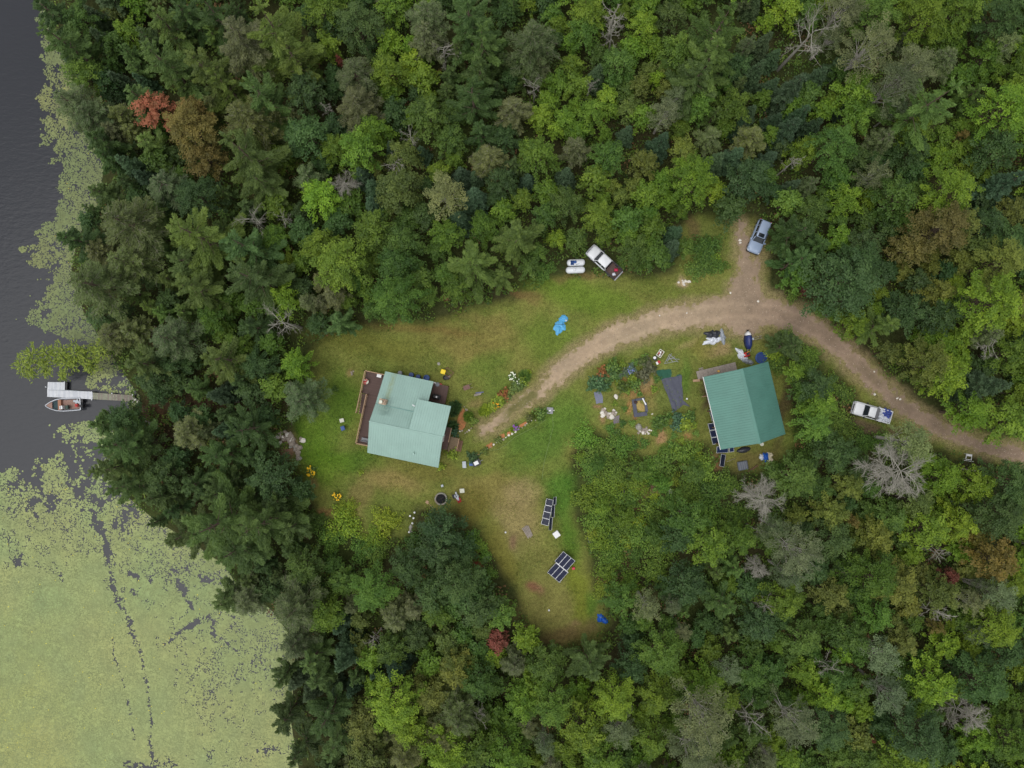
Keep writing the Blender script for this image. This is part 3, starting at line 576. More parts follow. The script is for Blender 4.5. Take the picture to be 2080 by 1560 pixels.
# ---------------------------------------------------------------- boat
bx, by = W(131, 822, -.1)
boat = thing('motor_boat', 'small aluminium motor boat with wooden floor moored beside dock', 'boat', (bx, by, WATER_Z), R(183))
M_hull = pm('boat_aluminium', lin(196, 200, 206), .4, .08, 2, .25)
M_carpet = pm('red_brown_floor_boards', lin(152, 122, 110), .8, .15, 3)
def hull_ring(x, hw, z, n=9, top=.62):
    return [(x, -hw, top), (x, -hw * .97, top * .5), (x, -hw * .75, z), (x, 0, z - .06), (x, hw * .75, z), (x, hw * .97, top * .5), (x, hw, top)]
st_ = [(-2.3, .80, .02), (-1.2, .85, .0), (0, .86, .0), (1.0, .74, .02), (1.7, .48, .08), (2.2, .20, .2), (2.42, .03, .4)]
hb = MB(); rings = [hull_ring(*s) for s in st_]
n_ = 7
vs = [p for r in rings for p in r]; fs = [(k * n_ + i, k * n_ + i + 1, (k + 1) * n_ + i + 1, (k + 1) * n_ + i) for k in range(len(rings) - 1) for i in range(n_ - 1)] + [tuple(range(n_))]
hb.add(vs, fs); hull = part('hull', hb, M_hull, boat)
gw = MB()
for s in (-1, 1):
    for (x0, w0, _), (x1, w1, _) in zip(st_[:-1], st_[1:]): gw.tube((x0, s * w0, .63), (x1, s * w1, .63), .055, n=6)
gw.box(-2.3, 0, .62, .1, 1.6, .08); part('gunwale', gw, M_hull, hull)
fl_ = part('floor', MB().prism([(-2.2, -.6), (.6, -.62), (1.3, -.45), (1.3, .45), (.6, .62), (-2.2, .6)], .1, .16), M_carpet, boat)
for i in range(7): part('floor_board', MB().box(-.9, -.54 + i * .18, .18, 2.5, .165, .03), M_carpet, fl_)
part('front_deck', MB().prism([(1.55, -.47), (1.55, .47), (2.2, .17), (2.34, 0), (2.2, -.17)][::-1], .5, .56), M_carpet, boat)
part('bow_well', MB().prism([(.85, -.62), (.85, .62), (1.5, .46), (1.5, -.46)], .3, .36), pm('dark_teal_vinyl', lin(36, 62, 66), .6, .15), boat)
part('bench', MB().box(.55, 0, .36, .42, 1.36, .4), pm('orange_brown_bench', lin(158, 112, 88), .7, .12), boat)
part('console', MB().box(.2, .36, .55, .34, .46, .55).box(.32, .36, .88, .06, .42, .16, 0, 0, -.3), M_white, boat)
part('seat', MB().box(-.45, .36, .5, .46, .5, .12).box(-.68, .36, .68, .1, .48, .36), pm('dark_green_vinyl', lin(52, 74, 66), .6, .1), boat)
part('fuel_can', MB().box(-1.65, .18, .32, .34, .4, .34).tube((-1.65, .18, .48), (-1.65, .18, .56), .05), M_red, boat)
part('gear_bag', MB().box(-1.7, -.35, .3, .5, .4, .22, .5).box(-1.35, -.42, .26, .3, .26, .16, .2).box(-2.0, -.2, .34, .2, .24, .3), M_lgrey, boat)
ob = part('outboard_motor', MB().loft([rrect(.5, .4, .12, .35, -2.62, .3), rrect(.58, .46, .15, .7, -2.62, .3), rrect(.5, .4, .14, .95, -2.6, .3), rrect(.3, .24, .1, 1.02, -2.58, .3)]).box(-2.62, .3, .0, .16, .12, .8).tube((-2.75, .3, .55), (-3.05, .24, .5), .04), M_black, boat)
part('outboard_motor', MB().box(-2.5, -.42, .35, .28, .5, .45).box(-2.5, -.42, -.1, .1, .1, .6), M_black, boat)
# ---------------------------------------------------------------- vehicles (front towards +x)
M_tyre = pm('tyre_rubber', (.02, .02, .02), .85, .2); M_rim = pm('wheel_rim', (.4, .4, .42), .35, .1, 3, .6)
M_lampw = pm('headlight_lens', (.7, .72, .75), .2, .05); M_lampr = pm('tail_light_lens', (.35, .02, .02), .3, .1)
def wheels(root, xs_, hw, r=.36):
    for x in xs_:
        for s in (-1, 1):
            t = part('wheel', MB().tube((x, s * (hw - .24), r), (x, s * hw, r), r, n=18), M_tyre, root)
            part('rim', MB().tube((x, s * (hw - .05), r), (x, s * (hw + .012), r), r * .6, r * .55, n=14), M_rim, t)
def suv(px, py, rz, paint, label):
    x, y = W(px, py, .9); root = thing('parked_car', label, 'car', (x, y, 0), rz)
    part('body', MB().loft([rrect(4.25, 1.66, .3, .28), rrect(4.62, 1.82, .38, .45), rrect(4.66, 1.86, .42, .72), rrect(4.5, 1.8, .48, .93), rrect(4.3, 1.66, .5, 1.0)]), paint, root, True)
    part('hood', MB().loft([rrect(1.35, 1.62, .3, .97, 1.45), rrect(1.3, 1.56, .34, 1.03, 1.42), rrect(1.1, 1.36, .34, 1.06, 1.36)]), paint, root, True)
    part('windows', MB().loft([rrect(3.15, 1.62, .22, .99, -.6), rrect(2.42, 1.34, .2, 1.55, -.82)]), M_glass, root)
    rf = part('roof', MB().loft([rrect(2.36, 1.34, .22, 1.54, -.84), rrect(2.38, 1.36, .24, 1.6, -.84), rrect(2.1, 1.16, .26, 1.65, -.86)]), paint, root, True)
    part('sunroof', MB().box(.02, 0, 1.655, .52, .78, .02), M_glass, rf)
    for s in (-1, 1):
        part('roof_rail', MB().tube((-1.9, s * .64, 1.66), (.25, s * .64, 1.64), .025, n=6), M_black, rf)
        for x0, x1 in ((1.0, .36), (-.25, -.28), (-1.25, -1.22), (-2.15, -2.0)):
            part('pillar', MB().tube((x0, s * .8, 1.0), (x1, s * .66, 1.56), .05, n=6), paint, root)
        m = part('mirror', MB().box(.72, s * .98, 1.02, .16, .22, .14), paint, root)
        part('headlight', MB().box(2.12, s * .66, .76, .26, .36, .14, -s * .35), M_lampw, root)
        part('tail_light', MB().box(-2.24, s * .72, .86, .12, .2, .3), M_lampr, root)
        part('door', MB().box(.3, s * .925, .68, 1.0, .02, .5), paint, root); part('door', MB().box(-.78, s * .925, .68, .98, .02, .5), paint, root)
    part('bumper', MB().loft([rrect(.3, 1.7, .12, .36, 2.2), rrect(.34, 1.78, .14, .5, 2.2), rrect(.28, 1.7, .12, .6, 2.2)]), M_black, root)
    wheels(root, (-1.4, 1.42), .93); return root
def pickup(px, py, rz, paint, bedmat, label, cabL=1.75, bedside=None):
    x, y = W(px, py, 1.0); root = thing('pickup_truck', label, 'pickup truck', (x, y, 0), rz)
    L = 5.5; fx = L / 2
    hoodL = 1.35; cx1 = fx - hoodL - .05; cx0 = cx1 - cabL - .35; bedL = cx0 - (-fx)
    part('body', MB().loft([rrect(fx - cx0 - .1, 1.74, .2, .42, (fx + cx0) / 2), rrect(fx - cx0, 1.9, .3, .6, (fx + cx0) / 2), rrect(fx - cx0, 1.92, .32, .95, (fx + cx0) / 2), rrect(fx - cx0 - .1, 1.82, .34, 1.08, (fx + cx0) / 2 - .02)]), paint, root, True)
    part('hood', MB().loft([rrect(hoodL, 1.74, .25, 1.05, fx - hoodL / 2 - .05), rrect(hoodL - .06, 1.66, .28, 1.13, fx - hoodL / 2 - .08), rrect(hoodL - .3, 1.3, .28, 1.17, fx - hoodL / 2 - .1)]), paint, root, True)
    part('windows', MB().loft([rrect(cx1 - cx0, 1.74, .16, 1.07, (cx0 + cx1) / 2), rrect(cabL - .3, 1.44, .16, 1.68, (cx0 + cx1) / 2 - .12)]), M_glass, root)
    rf = part('roof', MB().loft([rrect(cabL - .34, 1.44, .2, 1.67, (cx0 + cx1) / 2 - .13), rrect(cabL - .32, 1.48, .22, 1.74, (cx0 + cx1) / 2 - .13), rrect(cabL - .6, 1.26, .22, 1.79, (cx0 + cx1) / 2 - .13)]), paint, root, True)
    mid = (cx0 + cx1) / 2 - .12
    for s in (-1, 1):
        for a, b_ in ((cx1 - .04, mid + (cabL - .3) / 2 - .06), (mid - .1, mid - .1), (cx0 + .05, mid - (cabL - .3) / 2 + .05)):
            part('pillar', MB().tube((a, s * .84, 1.08), (b_, s * .70, 1.7), .05, n=6), paint, root)
        part('mirror', MB().box(cx1 - .25, s * 1.06, 1.2, .16, .24, .2), M_black, root)
        part('headlight', MB().box(fx - .08, s * .7, .84, .16, .36, .2), M_lampw, root)
        part('tail_light', MB().box(-fx + .02, s * .86, .9, .08, .12, .34), M_lampr, root)
        part('bed_side', MB().loft([rrect(bedL, .12, .03, .55, (-fx + cx0) / 2, s * .88), rrect(bedL, .14, .04, 1.1, (-fx + cx0) / 2, s * .88)]), bedside or paint, root)
    bd = part('bed', MB().box((-fx + cx0) / 2, 0, .66, bedL, 1.64, .08).box(cx0 - .06, 0, .88, .06, 1.64, .4), bedmat, root)
    for i in range(7): part('bed_rib', MB().box((-fx + cx0) / 2, -.66 + i * .22, .715, bedL - .2, .12, .03), bedmat, bd)
    part('tailgate', MB().box(-fx + .04, 0, .85, .09, 1.62, .5), bedside or paint, root)
    part('bumper', MB().box(-fx - .08, 0, .55, .16, 1.75, .18), M_steel, root)
    part('bumper', MB().loft([rrect(.24, 1.8, .1, .42, fx - .02), rrect(.28, 1.84, .12, .62, fx - .02)]), M_steel, root)
    part('grille', MB().box(fx - .02, 0, .84, .08, 1.0, .26), M_black, root)
    wheels(root, (-fx + 1.1, fx - .95), .96, .39); root.scale = (.94,) * 3; return root
def face(p0, p1):        # heading from pixel p0 to pixel p1
    return math.atan2(-(p1[1] - p0[1]), p1[0] - p0[0])
M_pblue = pm('pale_blue_car_paint', lin(150, 166, 190), .3, .04, 1, .0, 0, .6)
M_pwhite = pm('white_car_paint', (.74, .75, .77), .3, .03, 1, 0, 0, .6)
M_bedbr = pm('rusty_brown_bed_liner', lin(92, 74, 68), .8, .2, 4); M_bedg = pm('dark_bed_side', lin(52, 50, 54), .5, .15)
suv(1543, 480, face((1556, 449), (1531, 511)), M_pblue, 'pale blue estate car nosed out of the trees by the driveway spur')
pickup(1228, 532, face((1256, 558), (1202, 508)), M_pwhite, M_bedbr, 'white pickup truck with empty dark bed beside two propane tanks', 1.9, M_bedg)
pk = pickup(1773, 838, face((1813, 850), (1733, 827)), M_pwhite, M_bedg, 'white pickup truck with tarps heaped in its bed beside driveway', 1.75)
def ordw(n):
    o = ['', 'first', 'second', 'third', 'fourth', 'fifth', 'sixth', 'seventh', 'eighth', 'ninth', 'tenth', 'eleventh', 'twelfth', 'thirteenth', 'fourteenth', 'fifteenth', 'sixteenth', 'seventeenth', 'eighteenth', 'nineteenth']
    te = {2: 'twenty', 3: 'thirty', 4: 'forty', 5: 'fifty'}
    if n < 20: return o[n]
    if n % 10 == 0: return te[n // 10][:-1] + 'ieth'
    return te[n // 10] + '-' + o[n % 10]
# ---------------------------------------------------------------- tarps, tanks and yard things
def crumple(w, l, h, seed, n=26, wob=.28, fold=1.0, base=.0):
    """an irregular heap of folded sheet, closed down to the ground"""
    mb = MB(); rings = 10; k = 40; vs = []; fs = []
    for j in range(rings + 1):
        t = j / rings
        for i in range(k):
            a = 2 * math.pi * i / k
            q = Vector((math.cos(a) * 1.3, math.sin(a) * 1.3, seed * 3.7)); ro = 1 + wob * 2 * (mnoise.noise(q) + .5 * mnoise.noise(q * 2.6))
            x, y = math.cos(a) * w / 2 * t * ro, math.sin(a) * l / 2 * t * ro
            p = Vector((x * 2.2, y * 2.2, seed * 5.1))
            zz = h * (1 - t ** 2.2) * (.55 + .9 * abs(mnoise.noise(p * .6))) + h * fold * .42 * abs(mnoise.noise(p * 1.6)) * (1 - t ** 4) + h * .2 * fold * mnoise.noise(p * 3.4) * (1 - t ** 4)
            vs.append((x, y, base + max(.012, zz + .03) if j < rings else base + .0))
    for j in range(rings):
        for i in range(k): fs.append((j * k + i, (j + 1) * k + i, (j + 1) * k + (i + 1) % k, j * k + (i + 1) % k))
    mb.add(vs, fs); return mb
def tarpmat(n, c, r=.4): return pm(n, c, r, .12, 2.5, 0, 0, .5)
T_lblue = tarpmat('light_blue_tarp', lin(88, 168, 216)); T_blue = tarpmat('bright_blue_tarp', lin(28, 92, 190)); T_navy = tarpmat('navy_tarp', lin(36, 50, 104))
T_wht = tarpmat('white_tarp', lin(214, 218, 226)); T_gry = tarpmat('silver_grey_tarp', lin(150, 156, 164)); T_blk = tarpmat('black_plastic_sheet', lin(48, 50, 58)); T_fab = pm('dark_landscape_fabric', lin(82, 84, 96), .8, .14, 1.5)
T_cream = tarpmat('cream_sheet', lin(218, 206, 178)); T_grn = pm('green_net_mat', lin(38, 86, 66), .8, .15, 3)
def tarp(px, py, w, l, h, rot, mat, seed, label, z=0, name='tarp', cat='tarp', **k):
    x, y = W(px, py, z + h / 2); return solo(name, label, cat, crumple(w, l, h, seed, **k), mat, (x, y, z), R(rot), None, True)
t_ = thing('tarp', 'light blue tarp lying crumpled alone on the lawn', 'tarp', (*W(1137, 663), 0), 0)
part('sheet', crumple(1.55, 2.3, .34, 1), T_lblue, t_, True)
o = part('folded_flap', crumple(1.3, .8, .3, 5), T_lblue, t_, True); o.location = (.5, 1.05, .02)
part('white_patch', crumple(.3, .24, .1, 9), T_wht, t_, True).location = (.85, .78, .28)
part('tie_rope', MB().tube((-.75, .25, .42), (.7, .2, .42), .02, n=5), M_black, t_)
tarp(1224, 1258, 1.55, 1.2, .5, -25, T_blue, 2, 'bright blue tarp heap at the south tip of the clearing', fold=1.5)
# tarp piles north of shed
tarp(1448, 680, 2.0, 1.5, .45, 8, T_blk, 3, 'black plastic sheet bundle in the pile beside driveway')
tarp(1449, 691, 2.3, .95, .42, 12, T_wht, 4, 'white tarp lying over the black sheet beside driveway', fold=1.6)
tarp(1468, 684, .8, 1.9, .35, 12, T_gry, 6, 'grey folded tarp at the right side of the black sheet bundle', fold=1.8)
tarp(1509, 722, 1.0, 2.1, .5, 32, T_wht, 7, 'curved white tarp next to red machine north of shed', fold=1.3)
tarp(1520, 734, 1.6, .8, .4, -18, T_gry, 8, 'silver grey tarp strip against the shed north eave', fold=1.5)
mc = thing('covered_motorcycle', 'motorcycle under a navy cover with white front, north of shed', 'motorcycle', (*W(1521, 692, .5), 0), R(4))
part('cover', MB().loft([[(a * w_ * .5, y_ * 1.0, z_) for a, z_ in ((-1, .05), (-.8, .6 * h_), (-.4, h_), (.4, h_), (.8, .6 * h_), (1, .05))] for y_, w_, h_ in ((-1.15, .5, .7), (-.6, 1.0, .95), (.1, 1.15, 1.05), (.6, .95, 1.1), (.72, .85, 1.0))]), T_navy, mc, True)
part('front_cowl', MB().loft([[(a * w_ * .5, y_, z_) for a, z_ in ((-1, .1), (-.75, .7 * h_), (0, h_), (.75, .7 * h_), (1, .1))] for y_, w_, h_ in ((.73, .95, 1.05), (1.0, .8, .95), (1.25, .3, .7))]), M_white, mc, True)
part('wheel', MB().tube((-.07, 1.2, .3), (.07, 1.2, .3), .3, n=14), M_tyre, mc)
for s in (-.2, .2): part('support_bar', MB().tube((s, -1.1, .5), (s, -1.5, .35), .03, n=6), M_steel, mc)
rm = thing('garden_tractor', 'red garden machine with yellow handle behind navy covered motorcycle', 'tractor', (*W(1516, 720, .4), 0), R(20))
part('body', MB().loft([rrect(.9, .6, .12, .2), rrect(.95, .66, .16, .45), rrect(.7, .5, .15, .62)]), M_red, rm, True)
part('engine', MB().box(.15, .05, .68, .34, .3, .16), M_black, rm); part('handle', MB().tube((.1, .25, .7), (.35, .3, .85), .03, n=6), M_yel, rm)
for x_ in (-.3, .3):
    for s in (-1, 1): part('wheel', MB().tube((x_, s * .3, .2), (x_, s * .42, .2), .2, n=12), M_tyre, rm)
pool = thing('wading_pool', 'round blue tub half under shrub at the shed corner', 'tub', (*W(1545, 727), 0))
part('rim', MB().lathe([(.75, .0), (.78, .3), (.7, .32), (.66, .12)], 24), M_blue, pool); part('bottom', MB().lathe([(.66, .1), (.6, .13)], 24), M_blued, pool)
tt = thing('wooden_rack', 'grey pole rack standing beside the navy motorcycle cover', 'rack', (*W(1535, 687), 0), R(15))
for y_ in (-.12, .12): part('bar', MB().tube((-.6, y_, .5), (.7, y_ * 1.4, .55), .035, n=6), M_woodg, tt)
for x_ in (-.4, .5): part('leg', MB().tube((x_, 0, 0), (x_, 0, .5), .04, n=6), M_woodg, tt)
part('end_block', MB().box(-.6, .02, .4, .28, .3, .3), M_lgrey, tt)
# propane tanks
M_tank = pm('white_tank_paint', (.74, .76, .78), .35, .05, 1.5)
def tank(px, py, L, r, label, blue):
    x, y = W(px, py, .9); t = thing('propane_tank', label, 'propane tank', (x, y, 0), R(2), 'propane tanks')
    pr = [(-L / 2, .02), (-L / 2 + .05, r * .5), (-L / 2 + .16, r * .82), (-L / 2 + .34, r), (L / 2 - .34, r), (L / 2 - .16, r * .82), (L / 2 - .05, r * .5), (L / 2, .02)]
    part('shell', MB().loft([[(xx, rr * math.cos(2 * math.pi * i / 20), .75 + rr * math.sin(2 * math.pi * i / 20)) for i in range(20)] for xx, rr in pr]), M_tank, t, True)
    part('dome', MB().lathe([(.2, .75 + r - .05), (.2, .75 + r + .12), (.12, .75 + r + .18)], 14, -.15), M_blue if blue else M_tank, t)
    if blue:
        part('blue_emblem', MB().loft([[(xx, (r + .006) * math.cos(a), .75 + (r + .006) * math.sin(a)) for a in [R(60 + 10 * i) for i in range(9)] + [R(140 - 10 * i) for i in range(9)]] for xx in (-.75, -.3)], False), M_blue, t)
    for xx in (-L * .3, L * .3): part('foot', MB().box(xx, 0, .2, .14, .7, .4), M_steel, t)
tank(1170, 533, 2.45, .46, 'upper white propane tank with blue lid, half under the trees', True)
tank(1169, 548, 2.6, .45, 'lower all-white propane tank beside the lawn edge', False)
part('gas_pipe', MB().tube((*W(1175, 538), 1.15), (*W(1168, 541), 1.2), .03, n=6), M_steel, bpy.data.objects['propane_tank'])
for o in [bpy.data.objects['gas_pipe']]:
    pr_ = bpy.data.objects['propane_tank']; o.matrix_parent_inverse = (__import__('mathutils').Matrix.Translation(pr_.location) @ pr_.rotation_euler.to_matrix().to_4x4()).inverted()
# load of the tarp pickup and gear in the other
def in_bed(px, py, z, name, mb, mat, label, cat, rz=0): return solo(name, label, cat, mb, mat, (*W(px, py, z), z), rz, None, True)
in_bed(1787, 838, .75, 'tarp', crumple(1.5, 1.3, .5, 21, fold=1.9), T_wht, 'white sheet bundle behind the cab in the tarp pickup bed', 'tarp')
in_bed(1800, 840, .76, 'tarp', crumple(1.6, 1.4, .55, 22, fold=1.7), tarpmat('blue_violet_tarp', lin(66, 84, 158)), 'blue tarp at the tail of the tarp pickup bed', 'tarp')
in_bed(1795, 851, .75, 'tarp', crumple(2.0, .9, .5, 23, fold=1.7), T_wht, 'white sheet along the lower side of the tarp pickup bed', 'tarp', R(-16))
part('cab_shade', MB().box(-.33, 0, 1.80, .46, 1.42, .05).box(-.6, 0, 1.5, .06, 1.4, .5, 0, 0, .2), pm('grey_cab_cover', lin(104, 104, 108), .6), pk)
in_bed(1251, 549, .75, 'fuel_can', MB().loft([rrect(.5, .36, .06, 0), rrect(.5, .36, .08, .36), rrect(.2, .16, .05, .42)]), pm('magenta_red_plastic', lin(186, 40, 76), .5, .1), 'magenta red can in the empty pickup bed', 'can')
in_bed(1247, 557, .75, 'plastic_bag', crumple(.5, .4, .25, 24), T_wht, 'white plastic bag at the tailgate of the empty pickup', 'bag')
# solar arrays
M_cell = solar_mat('solar_cells_fine', 6, 10); M_cellb = solar_mat('solar_cells_plain', 2, 10, (.010, .014, .034)); M_cell2 = solar_mat('solar_cells_blue', 4, 6, (.012, .025, .08))
def panel(parent, a, b, d, mat, frame=.035, name='solar_panel'):
    """panel with corner a, edges a->b and a->d in parent coordinates"""
    a, b, d = map(Vector, (a, b, d)); ex = b - a; ey = d - a; w_, l_ = ex.length, ey.length
    ex.normalize(); n = ex.cross(ey).normalized(); ey = n.cross(ex)
    if n.z < 0: n = -n
    mb = MB(); mb.box(w_ / 2, frame / 2, 0, w_, frame, .04).box(w_ / 2, l_ - frame / 2, 0, w_, frame, .04).box(frame / 2, l_ / 2, 0, frame, l_ - 2 * frame, .04).box(w_ - frame / 2, l_ / 2, 0, frame, l_ - 2 * frame, .04)
    o = part(name, mb, M_alu, parent)
    from mathutils import Matrix
    o.matrix_local = Matrix(((ex.x, ey.x, n.x, a.x), (ex.y, ey.y, n.y, a.y), (ex.z, ey.z, n.z, a.z), (0, 0, 0, 1)))
    part('cell_sheet', MB().box(w_ / 2, l_ / 2, 0, w_ - 2 * frame, l_ - 2 * frame, .022), mat, o); return o
def array(name, label, base_px, z):
    x, y = W(*base_px); return thing(name, label, 'solar panels', (x, y, 0)), x, y
ar, ax, ay = array('solar_array', 'ground rack of two stepped rows of dark solar panels beside white box', (1116, 1043), 0)
def loc(px, py, z, ox, oy):
    x, y = W(px, py, z); return Vector((x - ox, y - oy, z))
A0, A1, A2, A3 = loc(1110, 1012.5, .75, ax, ay), loc(1124, 1015.5, .95, ax, ay), loc(1114, 1069, .95, ax, ay), loc(1099.5, 1064.5, .75, ax, ay)
for i in range(4):
    p = A0.lerp(A3, (i + .01) / 4); q = A1.lerp(A2, (i + .01) / 4); r_ = A0.lerp(A3, (i + .99) / 4); panel(ar, p, q, r_, M_cellb, .028)
B0, B1, B2, B3 = loc(1124.3, 1010, 1.05, ax, ay), loc(1130, 1009, 1.75, ax, ay), loc(1118, 1077, 1.75, ax, ay), loc(1112, 1076, 1.05, ax, ay)
for t0, t1 in ((.0, .235), (.245, .61), (.62, 1.0)):
    panel(ar, B0.lerp(B3, t0), B1.lerp(B2, t0), B0.lerp(B3, t1), M_cellb, .03)
for P_, Q_ in ((A0, A3), (A1, A2), (B1, B2)):
    for t in (.1, .5, .9):
        p = P_.lerp(Q_, t); part('post', MB().tube((p.x, p.y, 0), (p.x, p.y, p.z - .05), .035, n=6), M_steel, ar)
ar, ax, ay = array('solar_array', 'tilted six-panel solar array with white centre gap, next to red can', (1143, 1153), 0)
A0, A1, A2, A3 = loc(1144, 1120, 1.35, ax, ay), loc(1168.5, 1139.5, 1.35, ax, ay), loc(1140, 1186, .5, ax, ay), loc(1115, 1165, .5, ax, ay)
for r0, r1 in ((0, .488), (.512, 1)):
    for i in range(3):
        f_ = lambda u, v: A0.lerp(A1, u).lerp(A3.lerp(A2, u), v)
        panel(ar, f_((i + .01) / 3, r0), f_((i + .99) / 3, r0), f_((i + .01) / 3, r1), M_cell, .03)
part('centre_rail', MB().tube(f_(0, .5), f_(1, .5), .045, n=4), M_white, ar)
for u in (.1, .9):
    for v in (.1, .9):
        p = f_(u, v); part('post', MB().tube((p.x, p.y, 0), (p.x, p.y, p.z - .05), .04, n=6), M_steel, ar)
    part('rafter', MB().tube(f_(u, 0) - Vector((0, 0, .06)), f_(u, 1) - Vector((0, 0, .06)), .03, n=5), M_steel, ar)
# loose panels round the shed
def lean_panel(label, pts, mat):
    (a, za), (b, zb), (d, zd) = pts; x, y = W(*a, za); t = thing('leaning_solar_panel', label, 'solar panel', (x, y, 0), 0, 'loose solar panels by the shed')
    panel(t, loc(*a, za, x, y), loc(*b, zb, x, y), loc(*d, zd, x, y), mat, .05)
    q = loc(*b, zb, x, y); part('prop', MB().tube((q.x, q.y, 0), (q.x, q.y, max(.1, q.z - .04)), .03, n=5), M_woodg, t)
lean_panel('topmost of three dark solar panels leaning under the shed white gutter', (((1437.5, 861), .3), ((1456, 857.5), 1.3), ((1441, 874.5), .3)), M_cell)
lean_panel('middle of three dark solar panels leaning under the shed white gutter', (((1441, 875), .3), ((1460, 872), 1.3), ((1444.5, 889), .3)), M_cell)
lean_panel('lowest of three dark solar panels leaning under the shed white gutter', (((1444.5, 889.5), .3), ((1463, 886.5), 1.3), ((1447, 903), .3)), M_cell)
lean_panel('blue solar panel under the shed south-west corner', (((1456, 907), .5), ((1480, 906), .5), ((1460, 919.5), .2)), M_cell2)
lean_panel('small grey-blue panel right of the blue panel at the shed corner', (((1481.5, 906), .5), ((1491, 905), .5), ((1482, 918.5), .2)), M_cell2)
lean_panel('narrow upright solar panel standing south of shed beside thin pole', (((1465, 922), .9), ((1474, 924), .5), ((1466, 947), .9)), M_cellb)
lean_panel('dark panel partly under the shed gutter above the three panels', (((1440, 832), .3), ((1452, 830), 1.2), ((1446, 855), .3)), M_cell2)
def pole(a, b, z0, z1, r, mat, label, name='pole', cat='pole'):
    x, y = W(*a, z0); x2, y2 = W(*b, z1)
    solo(name, label, cat, MB().tube((0, 0, z0), (x2 - x, y2 - y, z1), r, r * .8, 6), mat, (x, y, 0))
pole((1476, 938), (1494, 931), .4, .2, .03, M_woodg, 'thin pale pole beside the upright panel south of shed')
pole((1425, 806), (1436, 805), .5, .6, .04, M_wood, 'short pole sticking out from under the shed west eave')
pole((1520, 958), (1539, 945), .1, .15, .12, M_woodb, 'brown log lying near grey platform south of shed', 'log', 'log')
pole((1951, 952), (1983, 957), .15, .15, .14, M_woodg, 'pale grey log lying among trees beside the driveway', 'log', 'log')
# things south of shed
pf = thing('grey_hatch', 'square grey plastic cover south of shed', 'cover', (*W(1509.5, 946, .3), 0), R(10))
part('slab', MB().loft([rrect(1.35, 1.2, .12, 0), rrect(1.35, 1.2, .12, .22), rrect(1.2, 1.05, .12, .28)]), pm('slate_grey_plastic', lin(98, 104, 114), .55, .1), pf)
for i in range(4): part('rib', MB().box(-.42 + i * .28, 0, .295, .06, .9, .03), M_grey, pf)
tarp(1556, 928, .8, 1.55, .5, 6, T_blue, 31, 'blue tarp draped over cream sheets south of shed', fold=1.5)
tarp(1565, 925, .9, .8, .4, 0, T_cream, 32, 'upper cream sheet bundle right of blue tarp', fold=1.4); tarp(1565, 934, .9, .75, .4, 20, T_cream, 33, 'lower cream sheet bundle right of blue tarp', fold=1.4)
tarp(1548, 929, .7, .7, .35, 0, T_wht, 34, 'white sheet bundle left of blue tarp south of shed', fold=1.5)
cn = solo('upturned_canoe', 'dark upturned canoe tucked under the shed south eave', 'canoe', MB().loft([[(x_, w_ * math.cos(R(a)), .02 + .42 * w_ / .42 * math.sin(R(a))) for a in range(0, 181, 30)] for x_, w_ in ((-1.0, .02), (-.7, .25), (-.2, .42), (.3, .42), (.75, .26), (1.05, .02))]), T_blk, (*W(1511, 914, .2), 0), R(12), None, True)
solo('bucket', 'round cream bucket at the shed south wall', 'bucket', MB().lathe([(.2, 0), (.24, .42), (.26, .44), (.2, .43)], 14), M_offw, (*W(1547, 902, .3), 0))
solo('lumber_stack', 'short stack of pale lumber by the shed north-west corner', 'lumber', MB().box(0, 0, .1, .9, .32, .2).box(.05, .04, .26, .8, .24, .12, .1), M_wood, (*W(1414, 773), 0), R(3))
solo('wood_pallet', 'small weathered pallet in grass by the shed north-west corner', 'pallet', MB().box(0, .2, .1, .6, .12, .04).box(0, 0, .1, .6, .12, .04).box(0, -.2, .1, .6, .12, .04).box(-.25, 0, .04, .08, .5, .08).box(.25, 0, .04, .08, .5, .08), M_woodg, (*W(1424, 751), 0), R(14))
solo('paint_can', 'orange-yellow can on the shed north platform', 'can', MB().lathe([(.14, 0), (.14, .3), (.12, .31)], 12), pm('orange_paint', lin(226, 180, 90), .5), (*W(1459, 754, .35), .31))
# garden objects
cr = thing('storage_crate', 'white open crate with brown and white contents at the garden edge', 'crate', (*W(1341, 718, .3), 0), face((1336, 727), (1346, 712)))
part('tray', MB().box(0, .32, .25, 1.0, .07, .4).box(0, -.32, .25, 1.0, .07, .4).box(.47, 0, .25, .07, .58, .4).box(-.47, 0, .25, .07, .58, .4), M_offw, cr); part('base', MB().box(0, 0, .08, .9, .6, .06), M_woodb, cr)
part('contents', MB().box(.15, .05, .2, .3, .24, .16, .4).box(-.2, -.08, .2, .26, .2, .14, -.3), M_white, cr); part('contents', MB().box(-.05, .16, .22, .3, .16, .16, .2), M_red, cr)
bk = thing('black_bucket', 'black bucket with white lid touching the white crate', 'bucket', (*W(1330, 728, .2), 0)); part('pail', MB().lathe([(.26, 0), (.32, .4)], 14), M_black, bk); part('lid', MB().lathe([(.2, .41), (.18, .44)], 14, -.05, .08), M_white, bk)
rb = thing('red_cooler', 'small red and white cooler below the white crate', 'cooler', (*W(1337, 736, .2), 0), R(32)); part('box', MB().loft([rrect(.5, .36, .06, 0), rrect(.54, .4, .06, .34)]), M_red, rb); part('lid', MB().box(-.22, 0, .37, .26, .38, .06), M_white, rb)
fr = thing('folding_frame', 'collapsed silver metal frame lying on grass beside white crate', 'frame', (*W(1362, 730), 0), R(5))
